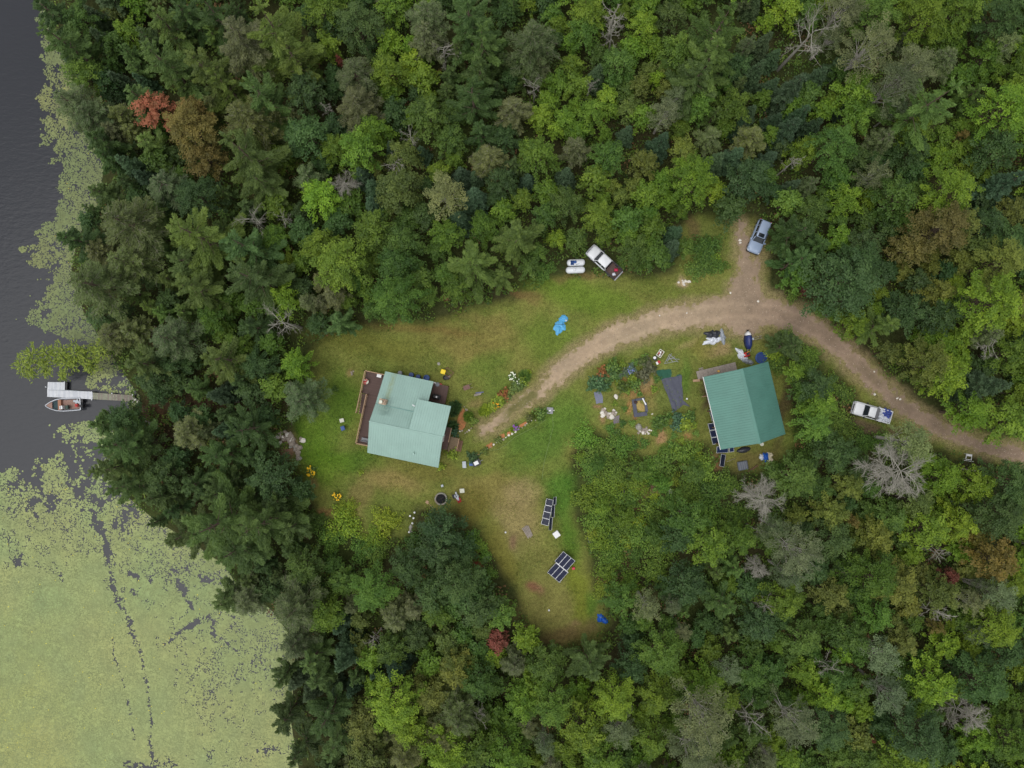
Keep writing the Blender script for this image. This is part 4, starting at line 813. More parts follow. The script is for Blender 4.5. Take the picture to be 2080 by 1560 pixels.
for a_, b_ in (((-.9, -.55, .05), (-.1, .7, .1)), ((-.1, .7, .1), (1.0, -.45, .08)), ((-.9, -.5, .09), (.9, -.3, .12)), ((-.4, .2, .12), (1.2, -.1, .1)), ((-.3, .5, .1), (.3, -.4, .14)), ((.2, .8, .08), (-.5, -.3, .16)), ((-.6, -.1, .1), (.6, .3, .12))): part('bar', MB().tube(a_, b_, .035, n=6), M_steel, fr)
def sheet(px_pts, z, mat, label, name, cat, amp=.06, seed=1, n=18, drape=None):
    P = [Vector((*W(a, b), 0)) for a, b in px_pts]; mb = MB(); vs = []; fs = []
    for j in range(n + 1):
        for i in range(n + 1):
            u, v = i / n, j / n; p = P[0].lerp(P[1], u).lerp(P[3].lerp(P[2], u), v)
            q = Vector((p.x * 1.1 + p.y * .5, p.y * .45 - p.x * .25, seed)); e = mnoise.noise(q * 1.7 + Vector((7, 3, 0))) * .12 * (1 if (i in (0, n) or j in (0, n)) else 0)
            vs.append((p.x + e, p.y + e, z + amp * (abs(mnoise.noise(q)) + .5 * abs(mnoise.noise(q * 2.7)))))
    for j in range(n):
        for i in range(n): fs.append((j * (n + 1) + i, j * (n + 1) + i + 1, (j + 1) * (n + 1) + i + 1, (j + 1) * (n + 1) + i))
    mb.add(vs, fs); o = part(name, mb, mat, None, True); return tag(o, label, cat)
sheet([(1344, 770), (1384, 762), (1388, 822), (1368, 838)], .03, T_fab, 'large dark grey landscape fabric sheet laid in the garden', 'landscape_fabric', 'fabric', .13, 2, 26)
sheet([(1384, 812), (1388, 822), (1401, 826), (1399, 823)], .04, T_fab, 'pointed tail of dark fabric at the big garden sheet', 'landscape_fabric', 'fabric', .1, 3, 8)
sheet([(1329, 752), (1364, 750), (1362, 768), (1342, 772)], .02, T_grn, 'dark green mesh mat lying above the grey fabric sheet', 'garden_mat', 'mat', .08, 4)
sheet([(1374, 762), (1382, 761), (1382, 769), (1372, 771)], .02, T_grn, 'small green mesh scrap at the fabric sheet corner', 'garden_mat', 'mat', .06, 5, 6)
sheet([(1207, 796), (1221, 795), (1225, 818), (1211, 820)], .02, pm('blue_grey_sheet', lin(116, 120, 138), .7, .12), 'blue-grey sheet rectangle in the garden near stone heap', 'ground_sheet', 'sheet', .07, 6, 10)
sheet([(1245, 848), (1258, 843), (1258, 858), (1247, 862)], .02, pm('purple_grey_sheet', lin(118, 108, 116), .7, .12), 'small purplish grey sheet by the pale stones', 'ground_sheet', 'sheet', .06, 7, 8)
sheet([(1192, 1092), (1202, 1091), (1206, 1101), (1198, 1104)], .02, T_fab, 'dark grey mat scrap at the lawn edge near white box', 'garden_mat', 'mat', .06, 8, 8)
sheet([(1240, 985), (1262, 975), (1268, 1000), (1244, 1012)], .05, T_blk, 'torn black plastic sheet among yellow-green shrubs', 'plastic_sheet', 'sheet', .3, 9, 14)
rbed = thing('raised_bed', 'garden bed edged with dark sheet and filled with straw', 'garden bed', (*W(1300, 826), 0), R(8))
part('edging', MB().box(-.75, -.1, .09, .5, 2.4, .18).box(.1, 1.0, .09, 1.3, .3, .18).box(.15, -1.05, .09, 1.3, .55, .18).box(.78, -.2, .09, .35, 1.3, .18), T_fab, rbed)
part('straw', crumple(1.1, 1.5, .14, 41), pm('straw', lin(164, 142, 84), .9, .3, 12), rbed, True).location = (.12, 0, .02)
part('white_board', MB().box(.62, .62, .24, .16, 1.0, .05, .35), M_white, rbed); part('soil_heap', crumple(.5, .5, .22, 42), pm('dark_soil', lin(74, 56, 52), .95), rbed, True).location = (-.55, .7, .12)
def rock(px, py, w, l, h, mat, seed, label, group=None, z=0):
    mb = MB(); k = 9; rings = []
    for j, (t, zf) in enumerate(((1.0, -.1), (1.08, .25), (.95, .6), (.62, .9), (.2, 1.0))):
        rr = []
        for i in range(k):
            a = 2 * math.pi * i / k; q = Vector((math.cos(a) * t, math.sin(a) * t, zf * .8 + seed * 2.3)); f_ = 1 + .55 * mnoise.noise(q * 1.5)
            rr.append((math.cos(a) * w / 2 * t * f_, math.sin(a) * l / 2 * t * f_, h * zf * (1 + .2 * mnoise.noise(q * 2))))
        rings.append(rr)
    mb.loft(rings); x, y = W(px, py, z + h * .5)
    return solo('rock', label, 'rock', mb, mat, (x, y, z), seed * 1.7, group)
rock(1298, 869, .95, .9, .6, M_rockg, 1, 'large grey boulder beside pale rubble heap in the garden')
random.seed(11)
def scatter(pts, mats, size, label, group, s0):
    pts = sorted(pts)
    for i, (a, b) in enumerate(pts):
        s = size * random.uniform(.65, 1.4); rock(a, b, s, s * random.uniform(.6, 1.1), s * random.uniform(.3, .6), random.choice(mats), s0 + i, label + (', ' + ordw(i + 1) + ' from left' if len(pts) > 1 else ''), group)
scatter([(1306 + random.gauss(2, 6), 876 + random.gauss(0, 4.5)) for _ in range(26)], [M_stone, M_rock, M_rock], .34, 'pale stone in the rubble heap beside large garden boulder', 'stones of the garden rubble heap', 100)
scatter([(1223, 838), (1226, 833), (1229, 830), (1222, 846), (1225, 843), (1231, 839), (1235, 841), (1239, 840), (1243, 843), (1246, 838), (1249, 841), (1251, 838), (1247, 834), (1242, 847), (1236, 845)], [M_stone, M_stone, M_rock], .5, 'pale stone in the row beside the purplish garden sheet', 'stones in the garden row', 140)
scatter([(1252, 806)], [M_stone], .55, 'single white stone right of the blue-grey garden sheet', None, 160); scatter([(1325, 841)], [M_stone], .32, 'small white stone right of the straw garden bed', None, 161)
scatter([(578 + random.gauss(6, 12), 888 + random.gauss(0, 6)) for _ in range(16)] + [(606 + random.gauss(0, 5), 912 + random.gauss(4, 9)) for _ in range(14)] + [(588 + random.gauss(0, 8), 902 + random.gauss(0, 6)) for _ in range(8)], [M_rock, M_rock, M_rockg, M_stone], .62, 'pale granite rock in the outcrop at the lawn west edge', 'rocks of the western outcrop', 170)
scatter([(1386 + random.gauss(0, 6), 572 + random.gauss(0, 3)) for _ in range(9)], [M_stone], .3, 'pale stone in the bare patch near the driveway spur', 'stones of the bare patch', 220)
scatter([(1340, 641), (1395, 636), (1484, 595), (1504, 493), (1540, 612), (1776, 755), (1777, 801), (1823, 809), (1829, 811), (1503, 488)], [M_stone], .26, 'loose pale stone lying on the gravel driveway', 'loose stones on the driveway', 240)
scatter([(716 + random.gauss(0, 2), 758 + random.gauss(0, 4)) for _ in range(5)], [M_rock], .3, 'small tan stone beside the deck north corner', 'stones by the deck', 260)
scatter([(891, 739)], [M_rockg], .5, 'grey stone in grass above the yellow bin', None, 270)
scatter([(1362, 998)], [M_stone], .5, 'white stone in brush south of the garden', None, 271)
scatter([(835 + random.gauss(0, 2), 1068 + i * 3) for i in range(5)], [M_rockg], .35, 'grey stone edging left of the round dark tree', 'stones left of the round tree', 275)
# fire pit
fp = thing('fire_pit', 'round stone-ringed fire pit with black ash', 'fire pit', (*W(896, 1013), 0))
part('ash', MB().lathe([(.68, 0), (.66, .07), (.3, .1), (.05, .12)], 20), pm('black_ash', (.016, .016, .017), .95, .4, 8), fp)
for i in range(20):
    a = 2 * math.pi * i / 20; part('stone', MB().loft([rrect(.26, .2, .06, -.02), rrect(.27, .21, .08, .16 + .05 * (i % 3)), rrect(.16, .12, .05, .22 + .05 * (i % 3))]), random.choice([M_rock, M_rockg, M_rockg]), fp).matrix_local = __import__('mathutils').Matrix.Translation((.76 * math.cos(a), .76 * math.sin(a), 0)) @ __import__('mathutils').Matrix.Rotation(a + 1.57, 4, 'Z')
part('log', MB().tube((-.35, -.2, .14), (.35, .25, .16), .07, n=7).tube((-.2, .3, .14), (.3, -.3, .2), .06, n=7), pm('charred_wood', (.03, .028, .026), .9, .3), fp)
def chair(px, py, rz, mat, label, s=1.0, cat='chair', name='lawn_chair'):
    t = thing(name, label, cat, (*W(px, py, .4), 0), rz)
    part('seat', MB().box(0, 0, .42 * s, .5 * s, .52 * s, .05), mat, t); part('backrest', MB().box(-.3 * s, 0, .68 * s, .08, .52 * s, .5 * s, 0, 0, -.25), mat, t)
    for x_ in (-.2, .2):
        for y_ in (-.22, .22): part('leg', MB().box(x_ * s, y_ * s, .2 * s, .05, .05, .4 * s), mat, t)
    for y_ in (-.28, .28): part('armrest', MB().box(.0, y_ * s, .6 * s, .46 * s, .06, .04), mat, t)
    return t
def bx(px, py, w, l, h, rz, mat, label, name, cat, z=0, lid=None):
    t = thing(name, label, cat, (*W(px, py, z + h), z), R(rz))
    part('body', MB().loft([rrect(w * .95, l * .95, .04, 0), rrect(w, l, .05, h * .85)]), mat, t); part('lid', MB().loft([rrect(w * 1.04, l * 1.04, .05, h * .85), rrect(w * 1.04, l * 1.04, .06, h * .96), rrect(w * .8, l * .8, .05, h)]), lid or mat, t); return t
chair(922, 1008, R(200), M_black, 'black camp chair right of the fire pit', .9); chair(932, 1015, R(120), M_red, 'red camp chair by the fire pit draped with white sheet', .9)
tarp(928, 1009, .5, 1.1, .3, 25, T_wht, 51, 'white cloth draped across the fire pit chairs', z=.45, name='cloth', cat='cloth', fold=1.4)
bx(938.5, 997, .6, .55, .4, 5, M_offw, 'pale cream square stool above the fire pit chairs', 'stool', 'stool')
bx(898, 987, .3, .3, .25, 20, M_lgrey, 'tiny grey pail on dry grass above the fire pit', 'pail', 'pail')
sh = thing('shovel', 'wooden-handled shovel lying left of the fire pit', 'shovel', (*W(868, 1020), 0), R(-40)); part('blade', MB().loft([rrect(.45, .4, .1, .04), rrect(.45, .4, .1, .1)]), M_wood, sh); part('handle', MB().tube((.2, 0, .08), (1.1, -.1, .06), .03, n=6), M_wood, sh)
for i, (a, b) in enumerate(((842, 1041), (840, 1052.5), (837.5, 1063), (833, 1048), (831, 1081))): solo('garden_light', 'small white globe garden light by the round dark tree, ' + ('topmost', 'third from top', 'fourth from top', 'leftmost of upper three', 'lowest')[i], 'garden light', MB().lathe([(.03, 0), (.03, .25), (.12, .3), (.15, .4), (.1, .5), (.02, .53)], 10), M_white, (*W(a, b, .4), 0), 0, 'white globe garden lights')
for i, (a, b, l) in enumerate(((1027, 1081, 'tiny white marker on dry lawn left of the grey pallet'), (1115, 1239, 'tiny white marker on lawn at the south tip'), (1395, 810, 'white globe marker right of the big fabric sheet'))): solo('ground_marker', l, 'marker', MB().lathe([(.06, 0), (.13, .08), (.12, .18), (.03, .24)], 10), M_white, (*W(a, b), 0))
# lawn things
bx(1130.5, 1086, .78, .78, .7, 35, M_white, 'white square box beside the stepped solar rack', 'equipment_box', 'box')
pl = thing('wood_pallet', 'stack of grey boards lying on dry lawn left of solar rack', 'pallet', (*W(1072, 1080), 0), R(118))
for i in range(5): part('board', MB().box(.05 * (i % 2), -.36 + i * .18, .16 + .012 * (i % 2), 1.5 + .12 * (i % 3), .15, .04, .03 * (i - 2)), M_woodg, pl)
for x_ in (-.5, .5): part('bearer', MB().box(x_, 0, .07, .1, .9, .12), M_woodb, pl)
bx(1165, 1155, .36, .3, .4, 10, pm('pink_red_plastic', lin(206, 62, 82), .5, .08), 'red can at the right corner of the six-panel solar array', 'fuel_can', 'can')
ub = bx(1117, 834, .82, .82, .5, -4, pm('grey_box_paint', lin(142, 142, 146), .5, .08), 'grey square box with white mark on the lawn by the garden', 'utility_box', 'box'); part('white_mark', MB().prism([(-.02, -.16), (.14, .02), (.04, .14), (-.06, .04), (-.12, .12), (-.14, -.02)], .505, .52), M_white, ub); part('valve', MB().lathe([(.09, 0), (.09, .2)], 8, .55, .05), M_offw, ub)
bx(943, 944, .48, .85, .35, 5, M_lgrey, 'pale grey box standing near the cabin south-east corner', 'storage_box', 'box')
bx(957, 942, .5, .55, .5, 5, M_blue, 'blue box between pale box and black cart', 'storage_box', 'box')
ct = thing('garden_cart', 'black cart with white lid beside the blue box', 'cart', (*W(968, 940, .4), 0), R(25)); part('tub', MB().loft([rrect(.9, .7, .1, .2), rrect(1.1, .85, .14, .55)]), M_black, ct); part('lid', MB().box(-.05, 0, .6, .6, .48, .06), M_white, ct)
for s in (-1, 1): part('wheel', MB().tube((.3, s * .36, .18), (.3, s * .44, .18), .18, n=12), M_tyre, ct)
part('handle', MB().tube((.5, .0, .5), (.95, .0, .7), .03, n=6), M_steel, ct)
bx(694, 854, .55, .5, .4, 15, M_offw, 'white box on grass west of the cabin deck', 'storage_box', 'box'); chair(696, 870, R(200), M_blue, 'blue lawn chair on grass west of the cabin deck', .95)
wb = thing('wheelbarrow', 'rusty wheelbarrow on the lawn north-east of cabin', 'wheelbarrow', (*W(948, 787, .4), 0), R(20)); part('tray', MB().loft([rrect(.55, .4, .12, .3), rrect(.9, .62, .16, .58)]), pm('rusty_steel', lin(122, 94, 84), .8, .2, 5), wb); part('wheel', MB().tube((-.5, -.04, .18), (-.5, .04, .18), .18, n=12), M_tyre, wb)
for s in (-1, 1): part('handle', MB().tube((-.4, s * .12, .25), (.8, s * .26, .5), .025, n=6), M_woodg, wb); part('leg', MB().tube((.25, s * .2, 0), (.25, s * .22, .32), .025, n=6), M_steel, wb)
rm_ = thing('timber_offcuts', 'two blue-grey boards lying on lawn below the wheelbarrow', 'boards', (*W(971, 800), 0), R(14)); part('board', MB().box(-.05, -.08, .05, 1.0, .28, .05), M_woodg, rm_); part('board', MB().box(.25, .12, .07, 1.1, .16, .05, -.12), pm('blue_grey_board', lin(96, 102, 132), .7, .1), rm_)
bx(900, 755, .6, .58, .62, -18, M_yel, 'bright yellow bin beside wooden rack north-east of cabin', 'bin', 'bin')
rk = thing('wooden_rack', 'brown wooden frame rack beside the yellow bin', 'rack', (*W(911, 757, .3), 0), R(-40)); 
for y_ in (-.42, 0, .42): part('rail', MB().box(0, y_, .45, 1.2, .08, .08), M_woodb, rk)
for x_ in (-.55, .55): part('crossbar', MB().box(x_, 0, .4, .08, 1.0, .08), M_woodb, rk); part('leg', MB().box(x_, -.4, .2, .08, .08, .4).box(x_, .4, .2, .08, .08, .4), M_woodb, rk)
solo('black_tub', 'black oval tub below the wooden rack', 'tub', MB().loft([rrect(.8, .5, .2, 0, n=6), rrect(.95, .62, .26, .35, n=6), rrect(.85, .52, .22, .34, n=6), rrect(.7, .4, .2, .06, n=6)]), M_black, (*W(907, 767, .2), 0), R(8))
solo('watering_can', 'small cream can at the tip of the wooden rack', 'can', MB().lathe([(.12, 0), (.14, .24), (.08, .3)], 10), M_offw, (*W(913, 765, .2), .0))
def barrel(px, py, r, h, mat, label, open_=False):
    solo('barrel', label, 'barrel', MB().lathe([(r * .9, 0), (r, h * .3), (r, h * .7), (r * .92, h), (r * .8, h)] + ([(r * .78, h * .4), (.02, h * .38)] if open_ else [(.02, h * 1.01)]), 16), mat, (*W(px, py, h), 0))
barrel(812, 757.5, .3, .8, M_grey, 'grey barrel under the cabin north eave, leftmost'); barrel(835, 761.5, .34, .9, M_blued, 'dark blue barrel left of the open blue tub under north eave'); barrel(849, 765, .3, .8, M_blued, 'dark blue barrel right next to the open blue tub')
barrel(866, 767.5, .42, .6, M_blue, 'open round blue tub at the cabin north eave', True); barrel(882.5, 779.5, .24, .55, M_white, 'white barrel at the cabin north-east corner'); barrel(888.5, 781, .3, .6, M_grey, 'grey barrel between white barrel and red barrel'); barrel(894.5, 782, .24, .5, M_red, 'red barrel at the cabin north-east corner')
gr = thing('barbecue_grill', 'black covered barbecue on the cabin north-east porch', 'grill', (*W(886, 806, 1.2), .585), R(-12)); part('cabinet', MB().box(0, 0, .4, 1.1, .6, .8), M_black, gr); part('hood', MB().loft([rrect(1.0, .62, .2, .8), rrect(1.0, .55, .24, 1.05), rrect(.7, .3, .14, 1.15)]), M_black, gr); part('white_pot', MB().lathe([(.1, 1.15), (.13, 1.28), (.04, 1.32)], 10, .1, .02), M_white, gr)
bx(898, 812, .3, .62, .4, -12, M_black, 'black box on boards right of the barbecue porch', 'storage_box', 'box'); 
solo('wood_boards', 'weathered plank walkway east of the barbecue porch', 'boards', MB().box(-.5, 0, .05, .14, 1.8, .05).box(-.3, .05, .05, .16, 1.7, .05).box(-.1, 0, .06, .15, 1.9, .05), M_woodg, (*W(905, 802), 0), R(-12))
dt = thing('patio_table', 'small white patio table on the cabin west deck', 'table', (*W(770, 763.5, 1.5), .95), R(-12)); part('top', MB().box(0, 0, .55, .6, .42, .05), M_white, dt)
for x_ in (-.24, .24):
    for y_ in (-.15, .15): part('leg', MB().box(x_, y_, .27, .05, .05, .54), M_white, dt)
fp_ = thing('flower_pot', 'pot of red and white flowers on the deck railing', 'flower pot', (*W(742.5, 775, 1.6), .95)); part('pot', MB().lathe([(.2, 0), (.36, .5), (.38, .52), (.3, .5)], 14), M_offw, fp_)
fb = MB()
for i in range(14):
    a = random.random() * 6.28; r_ = random.random() * .28; fb.tube((r_ * math.cos(a), r_ * math.sin(a), .5), (r_ * 1.3 * math.cos(a), r_ * 1.3 * math.sin(a), .62 + .1 * random.random()), .02, .1, 6)
part('blooms', fb, M_red, fp_)
bn = thing('deck_bench', 'grey bench on the south end of the cabin deck', 'bench', (*W(741, 893, 1.4), .95), R(-12)); part('seat', MB().box(0, 0, .42, .9, .42, .06), M_grey, bn); part('backrest', MB().box(0, -.22, .68, .9, .06, .4), M_grey, bn)
for x_ in (-.38, .38): part('leg', MB().box(x_, 0, .2, .06, .4, .4), M_grey, bn)
# lake side
solo('cloth', 'pale grey cloth spread on brown ground near the dock', 'cloth', crumple(1.5, .8, .12, 61, wob=.5), pm('pale_grey_cloth', lin(178, 174, 170), .8), (*W(309, 863), 0), R(-30), None, True)
pb = thing('timber_path', 'red-brown plank walk leading up from the dock', 'boards', (*W(297, 842), 0), R(-82))
for i in range(3): part('plank', MB().box(0, -.3 + i * .3, .06, 2.6 - .2 * i, .24, .05, .03 * i), M_woodb, pb)
wbn = thing('wooden_bench', 'grey slatted bench standing in the trees east of dock', 'bench', (*W(481, 806, .4), 0), R(95))
for i in range(3): part('slat', MB().box(0, -.2 + i * .2, .42, 1.6, .17, .05), M_woodg, wbn)
for x_ in (-.6, .6): part('leg', MB().box(x_, 0, .2, .1, .5, .4), M_woodg, wbn)
for a, b, l in ((277, 812, 'round white buoy lying at the shore end of the dock'), (282, 816, 'smaller white buoy lying just right of the dock end')): solo('buoy', l, 'buoy', MB().lathe([(.02, 0), (.16, .06), (.2, .2), (.16, .33), (.02, .38)], 12), M_offw, (*W(a, b), 0))
# white frame sign by the driveway and white rack near round tree
sg = thing('sign_frame', 'white open frame stand at the driveway edge, lower right', 'frame', (*W(1967, 928, .4), 0), R(-8))
part('frame', MB().box(0, .36, .5, .8, .07, .07).box(0, -.36, .5, .8, .07, .07).box(-.37, 0, .5, .07, .66, .07).box(.37, 0, .5, .07, .66, .07), M_white, sg); part('rail', MB().box(.2, -.55, .3, 1.4, .05, .05), M_white, sg); part('crossbar', MB().box(0, .2, .5, .7, .2, .05), M_white, sg)
for x_ in (-.35, .35): part('leg', MB().box(x_, -.36, .25, .06, .06, .5).box(x_, .36, .25, .06, .06, .5), M_white, sg)
chair(940, 1117, R(-30), M_white, 'white plastic chair at the edge of the round dark trees', 1.1)
solo('brush_pile', 'rust-red brush pile beside the lawn below white chair', 'brush pile', (lambda m_: [m_.tube((random.uniform(-.3, .3), random.uniform(-.9, .9), random.uniform(.05, .3)), (random.uniform(-.5, .5), random.uniform(-1.2, 1.2), random.uniform(.05, .4)), .025, n=4) for _ in range(46)] and m_)(MB()), pm('rusty_dead_twigs', lin(140, 72, 50), .9, .3), (*W(970, 1142), 0), R(35))
solo('brush_pile', 'rust-brown brush pile at the driveway bend', 'brush pile', (lambda m_: [m_.tube((random.uniform(-.5, .5), random.uniform(-.5, .5), random.uniform(.05, .4)), (random.uniform(-.9, .9), random.uniform(-.9, .9), random.uniform(.05, .5)), .025, n=4) for _ in range(50)] and m_)(MB()), pm('red_brown_twigs', lin(124, 78, 64), .9, .3), (*W(1632, 594), 0), 0)
solo('brush_pile', 'tan brush pile among shrubs south of the garden', 'brush pile', (lambda m_: [m_.tube((random.uniform(-.8, .8), random.uniform(-.6, .6), random.uniform(.05, .4)), (random.uniform(-1.2, 1.2), random.uniform(-.9, .9), random.uniform(.05, .5)), .03, n=4) for _ in range(60)] and m_)(MB()), pm('tan_twigs', lin(134, 108, 84), .9, .3), (*W(1331, 992), 0), 0)
pole((952, 1128), (963, 1143), .1, .1, .06, M_wood, 'thin pale pole lying beside the rust-red brush pile')
def hose(pts, label, mat, r=.022):
    P = [Vector((*W(a, b), .03)) for a, b in pts]; mb = MB()
    for p, q in zip(P[:-1], P[1:]): mb.tube(p, q, r, n=5, cap=False)
    solo('garden_hose', label, 'hose', mb, mat)
M_hose = pm('pale_green_hose', lin(128, 146, 92), .6)
hose([(1122, 846), (1124, 865), (1118, 890), (1110, 920), (1104, 945), (1101, 975)], 'pale hose trailing south from the grey box across lawn', M_hose)
hose([(1112, 850), (1090, 865), (1065, 878), (1045, 888), (1030, 902), (1012, 913), (992, 915)], 'pale hose running beside the lower flower border', M_hose)
# flower border edging (stones) and mulch
scatter([(983 + i * 6.4 + random.gauss(0, 1), 915 - i * 3.9 + random.gauss(0, 1.2)) for i in range(18)], [M_stone, M_rock, M_rock], .26, 'pale edging stone along the lower flower border', 'edging stones of the lower border', 300)
scatter([(945, 880), (949, 877), (953, 874), (957, 870), (938, 875), (934, 876), (943, 826), (947, 832)], [M_stone, M_rock], .26, 'pale edging stone round the mulch bed east of cabin', 'edging stones of the mulch bed', 330)
pole((953, 928), (974, 923), .06, .06, .05, M_wood, 'thin pale edging pole near the grey storage box')
M_mulch = pm('orange_bark_mulch', lin(176, 118, 76), .95, .25, 9, 0, .5)
def mulch(pts, label): solo('mulch_bed', label, 'mulch', MB().prism([W(a, b) for a, b in pts][::-1], .0, .05), M_mulch)
mulch([(941, 829), (946, 838), (948, 855), (944, 868), (938, 874), (930, 872), (928, 858), (932, 842)], 'orange bark mulch bed between cabin and driveway')
mulch([(1068, 856), (1072, 860), (1058, 868), (1052, 865)], 'orange mulch patch by the purple flowers'); mulch([(1030, 878), (1040, 874), (1042, 880), (1030, 886)], 'orange mulch patch left of the purple flowers'); mulch([(987, 905), (1000, 898), (1000, 908), (990, 912)], 'orange mulch patch at the middle of lower border'); mulch([(1015, 884), (1024, 880), (1026, 888), (1017, 890)], 'orange mulch patch at the lower border beside the driveway patch')
# ---------------------------------------------------------------- trees: builders
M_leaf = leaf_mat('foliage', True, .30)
M_bark = pm('grey_brown_bark', lin(98, 84, 70), .9, .25, 4); M_barkp = pm('pine_bark', lin(104, 88, 76), .9, .25, 4)
M_birch = pm('white_birch_bark', lin(205, 200, 190), .8, .2, 3, col2=lin(150, 142, 132)); M_dead = pm('bleached_dead_wood', lin(150, 146, 134), .9, .15, 3)
M_twig = pm('grey_bare_twigs', lin(132, 128, 112), .9, .15, 3)
def unit(v): return v / np.maximum(np.linalg.norm(v, axis=-1, keepdims=True), 1e-9)
def leaves_mesh(name, Cn, A, S, l, w, g, spray=None):
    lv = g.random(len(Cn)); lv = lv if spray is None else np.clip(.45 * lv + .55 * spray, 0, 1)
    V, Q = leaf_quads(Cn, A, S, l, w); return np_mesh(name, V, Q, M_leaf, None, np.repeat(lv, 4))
def oriented(nrm, g, jit=.5):
    n = len(nrm); nn = unit(nrm + g.normal(0, jit, (n, 3))); t = g.normal(0, 1, (n, 3)); A = unit(np.cross(nn, t)); return A, np.cross(nn, A)
def limb_mesh(name, segs, mat, n=5):
    mb = MB()
    for p, q, r0, r1, *k in segs: mb.tube(p, q, r0, r1, k[0] if k else n, False)
    me = mb.mesh(name); me.materials.append(mat); return me
def broad(r, h, seed, leaf=.22, dens=1.0, base=.32, bark=None, spike=1.5, fine=False):
    g = np.random.default_rng(seed); nl = int(14 + r * 15); Cs, As, Ss = [], [], []; sp = []; segs = [((0, 0, -.3), (0, 0, h * .72), .05 + .028 * h * .6, .05)]
    ga = g.uniform(0, 6.28); nm = int(5 + r * 1.6); main = g.uniform(.72, 1.18, nm)      # main limbs of unequal reach make the outline uneven
    for i in range(nl):
        t = (i + .4) / nl; az = ga + i * 2.39996 + g.normal(0, .2); k = az * nm / 6.2832; reach = main[int(k) % nm]; pull = (round(k - .5) + .5) * 6.2832 / nm
        az = az + (pull - az) * .45 * t; rad = r * (.06 + .86 * t ** .58) * g.uniform(.82, 1.1) * (1 + (reach - 1) * t)
        cz = h * (1 - (1 - base) * .70 * t ** 1.6) - .2 * r + g.normal(0, .08 * h); lr = r ** .5 * g.uniform(.22, .42)
        c = np.array((math.cos(az) * rad, math.sin(az) * rad, cz)); m = int(190 * lr * lr * dens * (.22 / leaf) ** 1.6) + 14
        d = unit(g.normal(0, 1, (m, 3))); d[:, 2] = np.abs(d[:, 2]) * .9 - .25; d = unit(d)
        rr = lr * g.uniform(.35, 1.1, (m, 1)); out = np.array((math.cos(az), math.sin(az), 0)); sd = np.array((-math.sin(az), math.cos(az), 0))
        P = c + (d @ out)[:, None] * rr * out * spike + (d @ sd)[:, None] * rr * sd * .85 + d[:, 2:3] * rr * np.array((0, 0, .45)) - np.array((0, 0, .25)) * np.maximum(d @ out, 0)[:, None] * rr
        A, S = oriented(d * .45 + np.array((0, 0, 1.)), g, .42); Cs.append(P); As.append(A); Ss.append(S); sp.append(np.full(m, g.random()))
        if i % 2 == 0: segs.append(((0, 0, h * g.uniform(.3, .62)), tuple(c + (0, 0, -.1)), .025 + .010 * r, .012, 4))
    # sparse inner leaves below so that the crown has depth
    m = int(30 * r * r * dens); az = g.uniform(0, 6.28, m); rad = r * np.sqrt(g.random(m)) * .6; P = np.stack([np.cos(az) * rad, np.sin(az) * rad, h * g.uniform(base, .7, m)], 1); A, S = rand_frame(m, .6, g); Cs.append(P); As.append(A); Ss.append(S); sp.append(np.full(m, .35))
    Cn, A, S = map(np.concatenate, (Cs, As, Ss)); n = len(Cn)
    return leaves_mesh('crown', Cn, A, S, g.uniform(.75, 1.35, n) * leaf, g.uniform(.55, .9, n) * leaf, g, np.concatenate(sp)), limb_mesh('trunk', segs, bark or M_bark), None
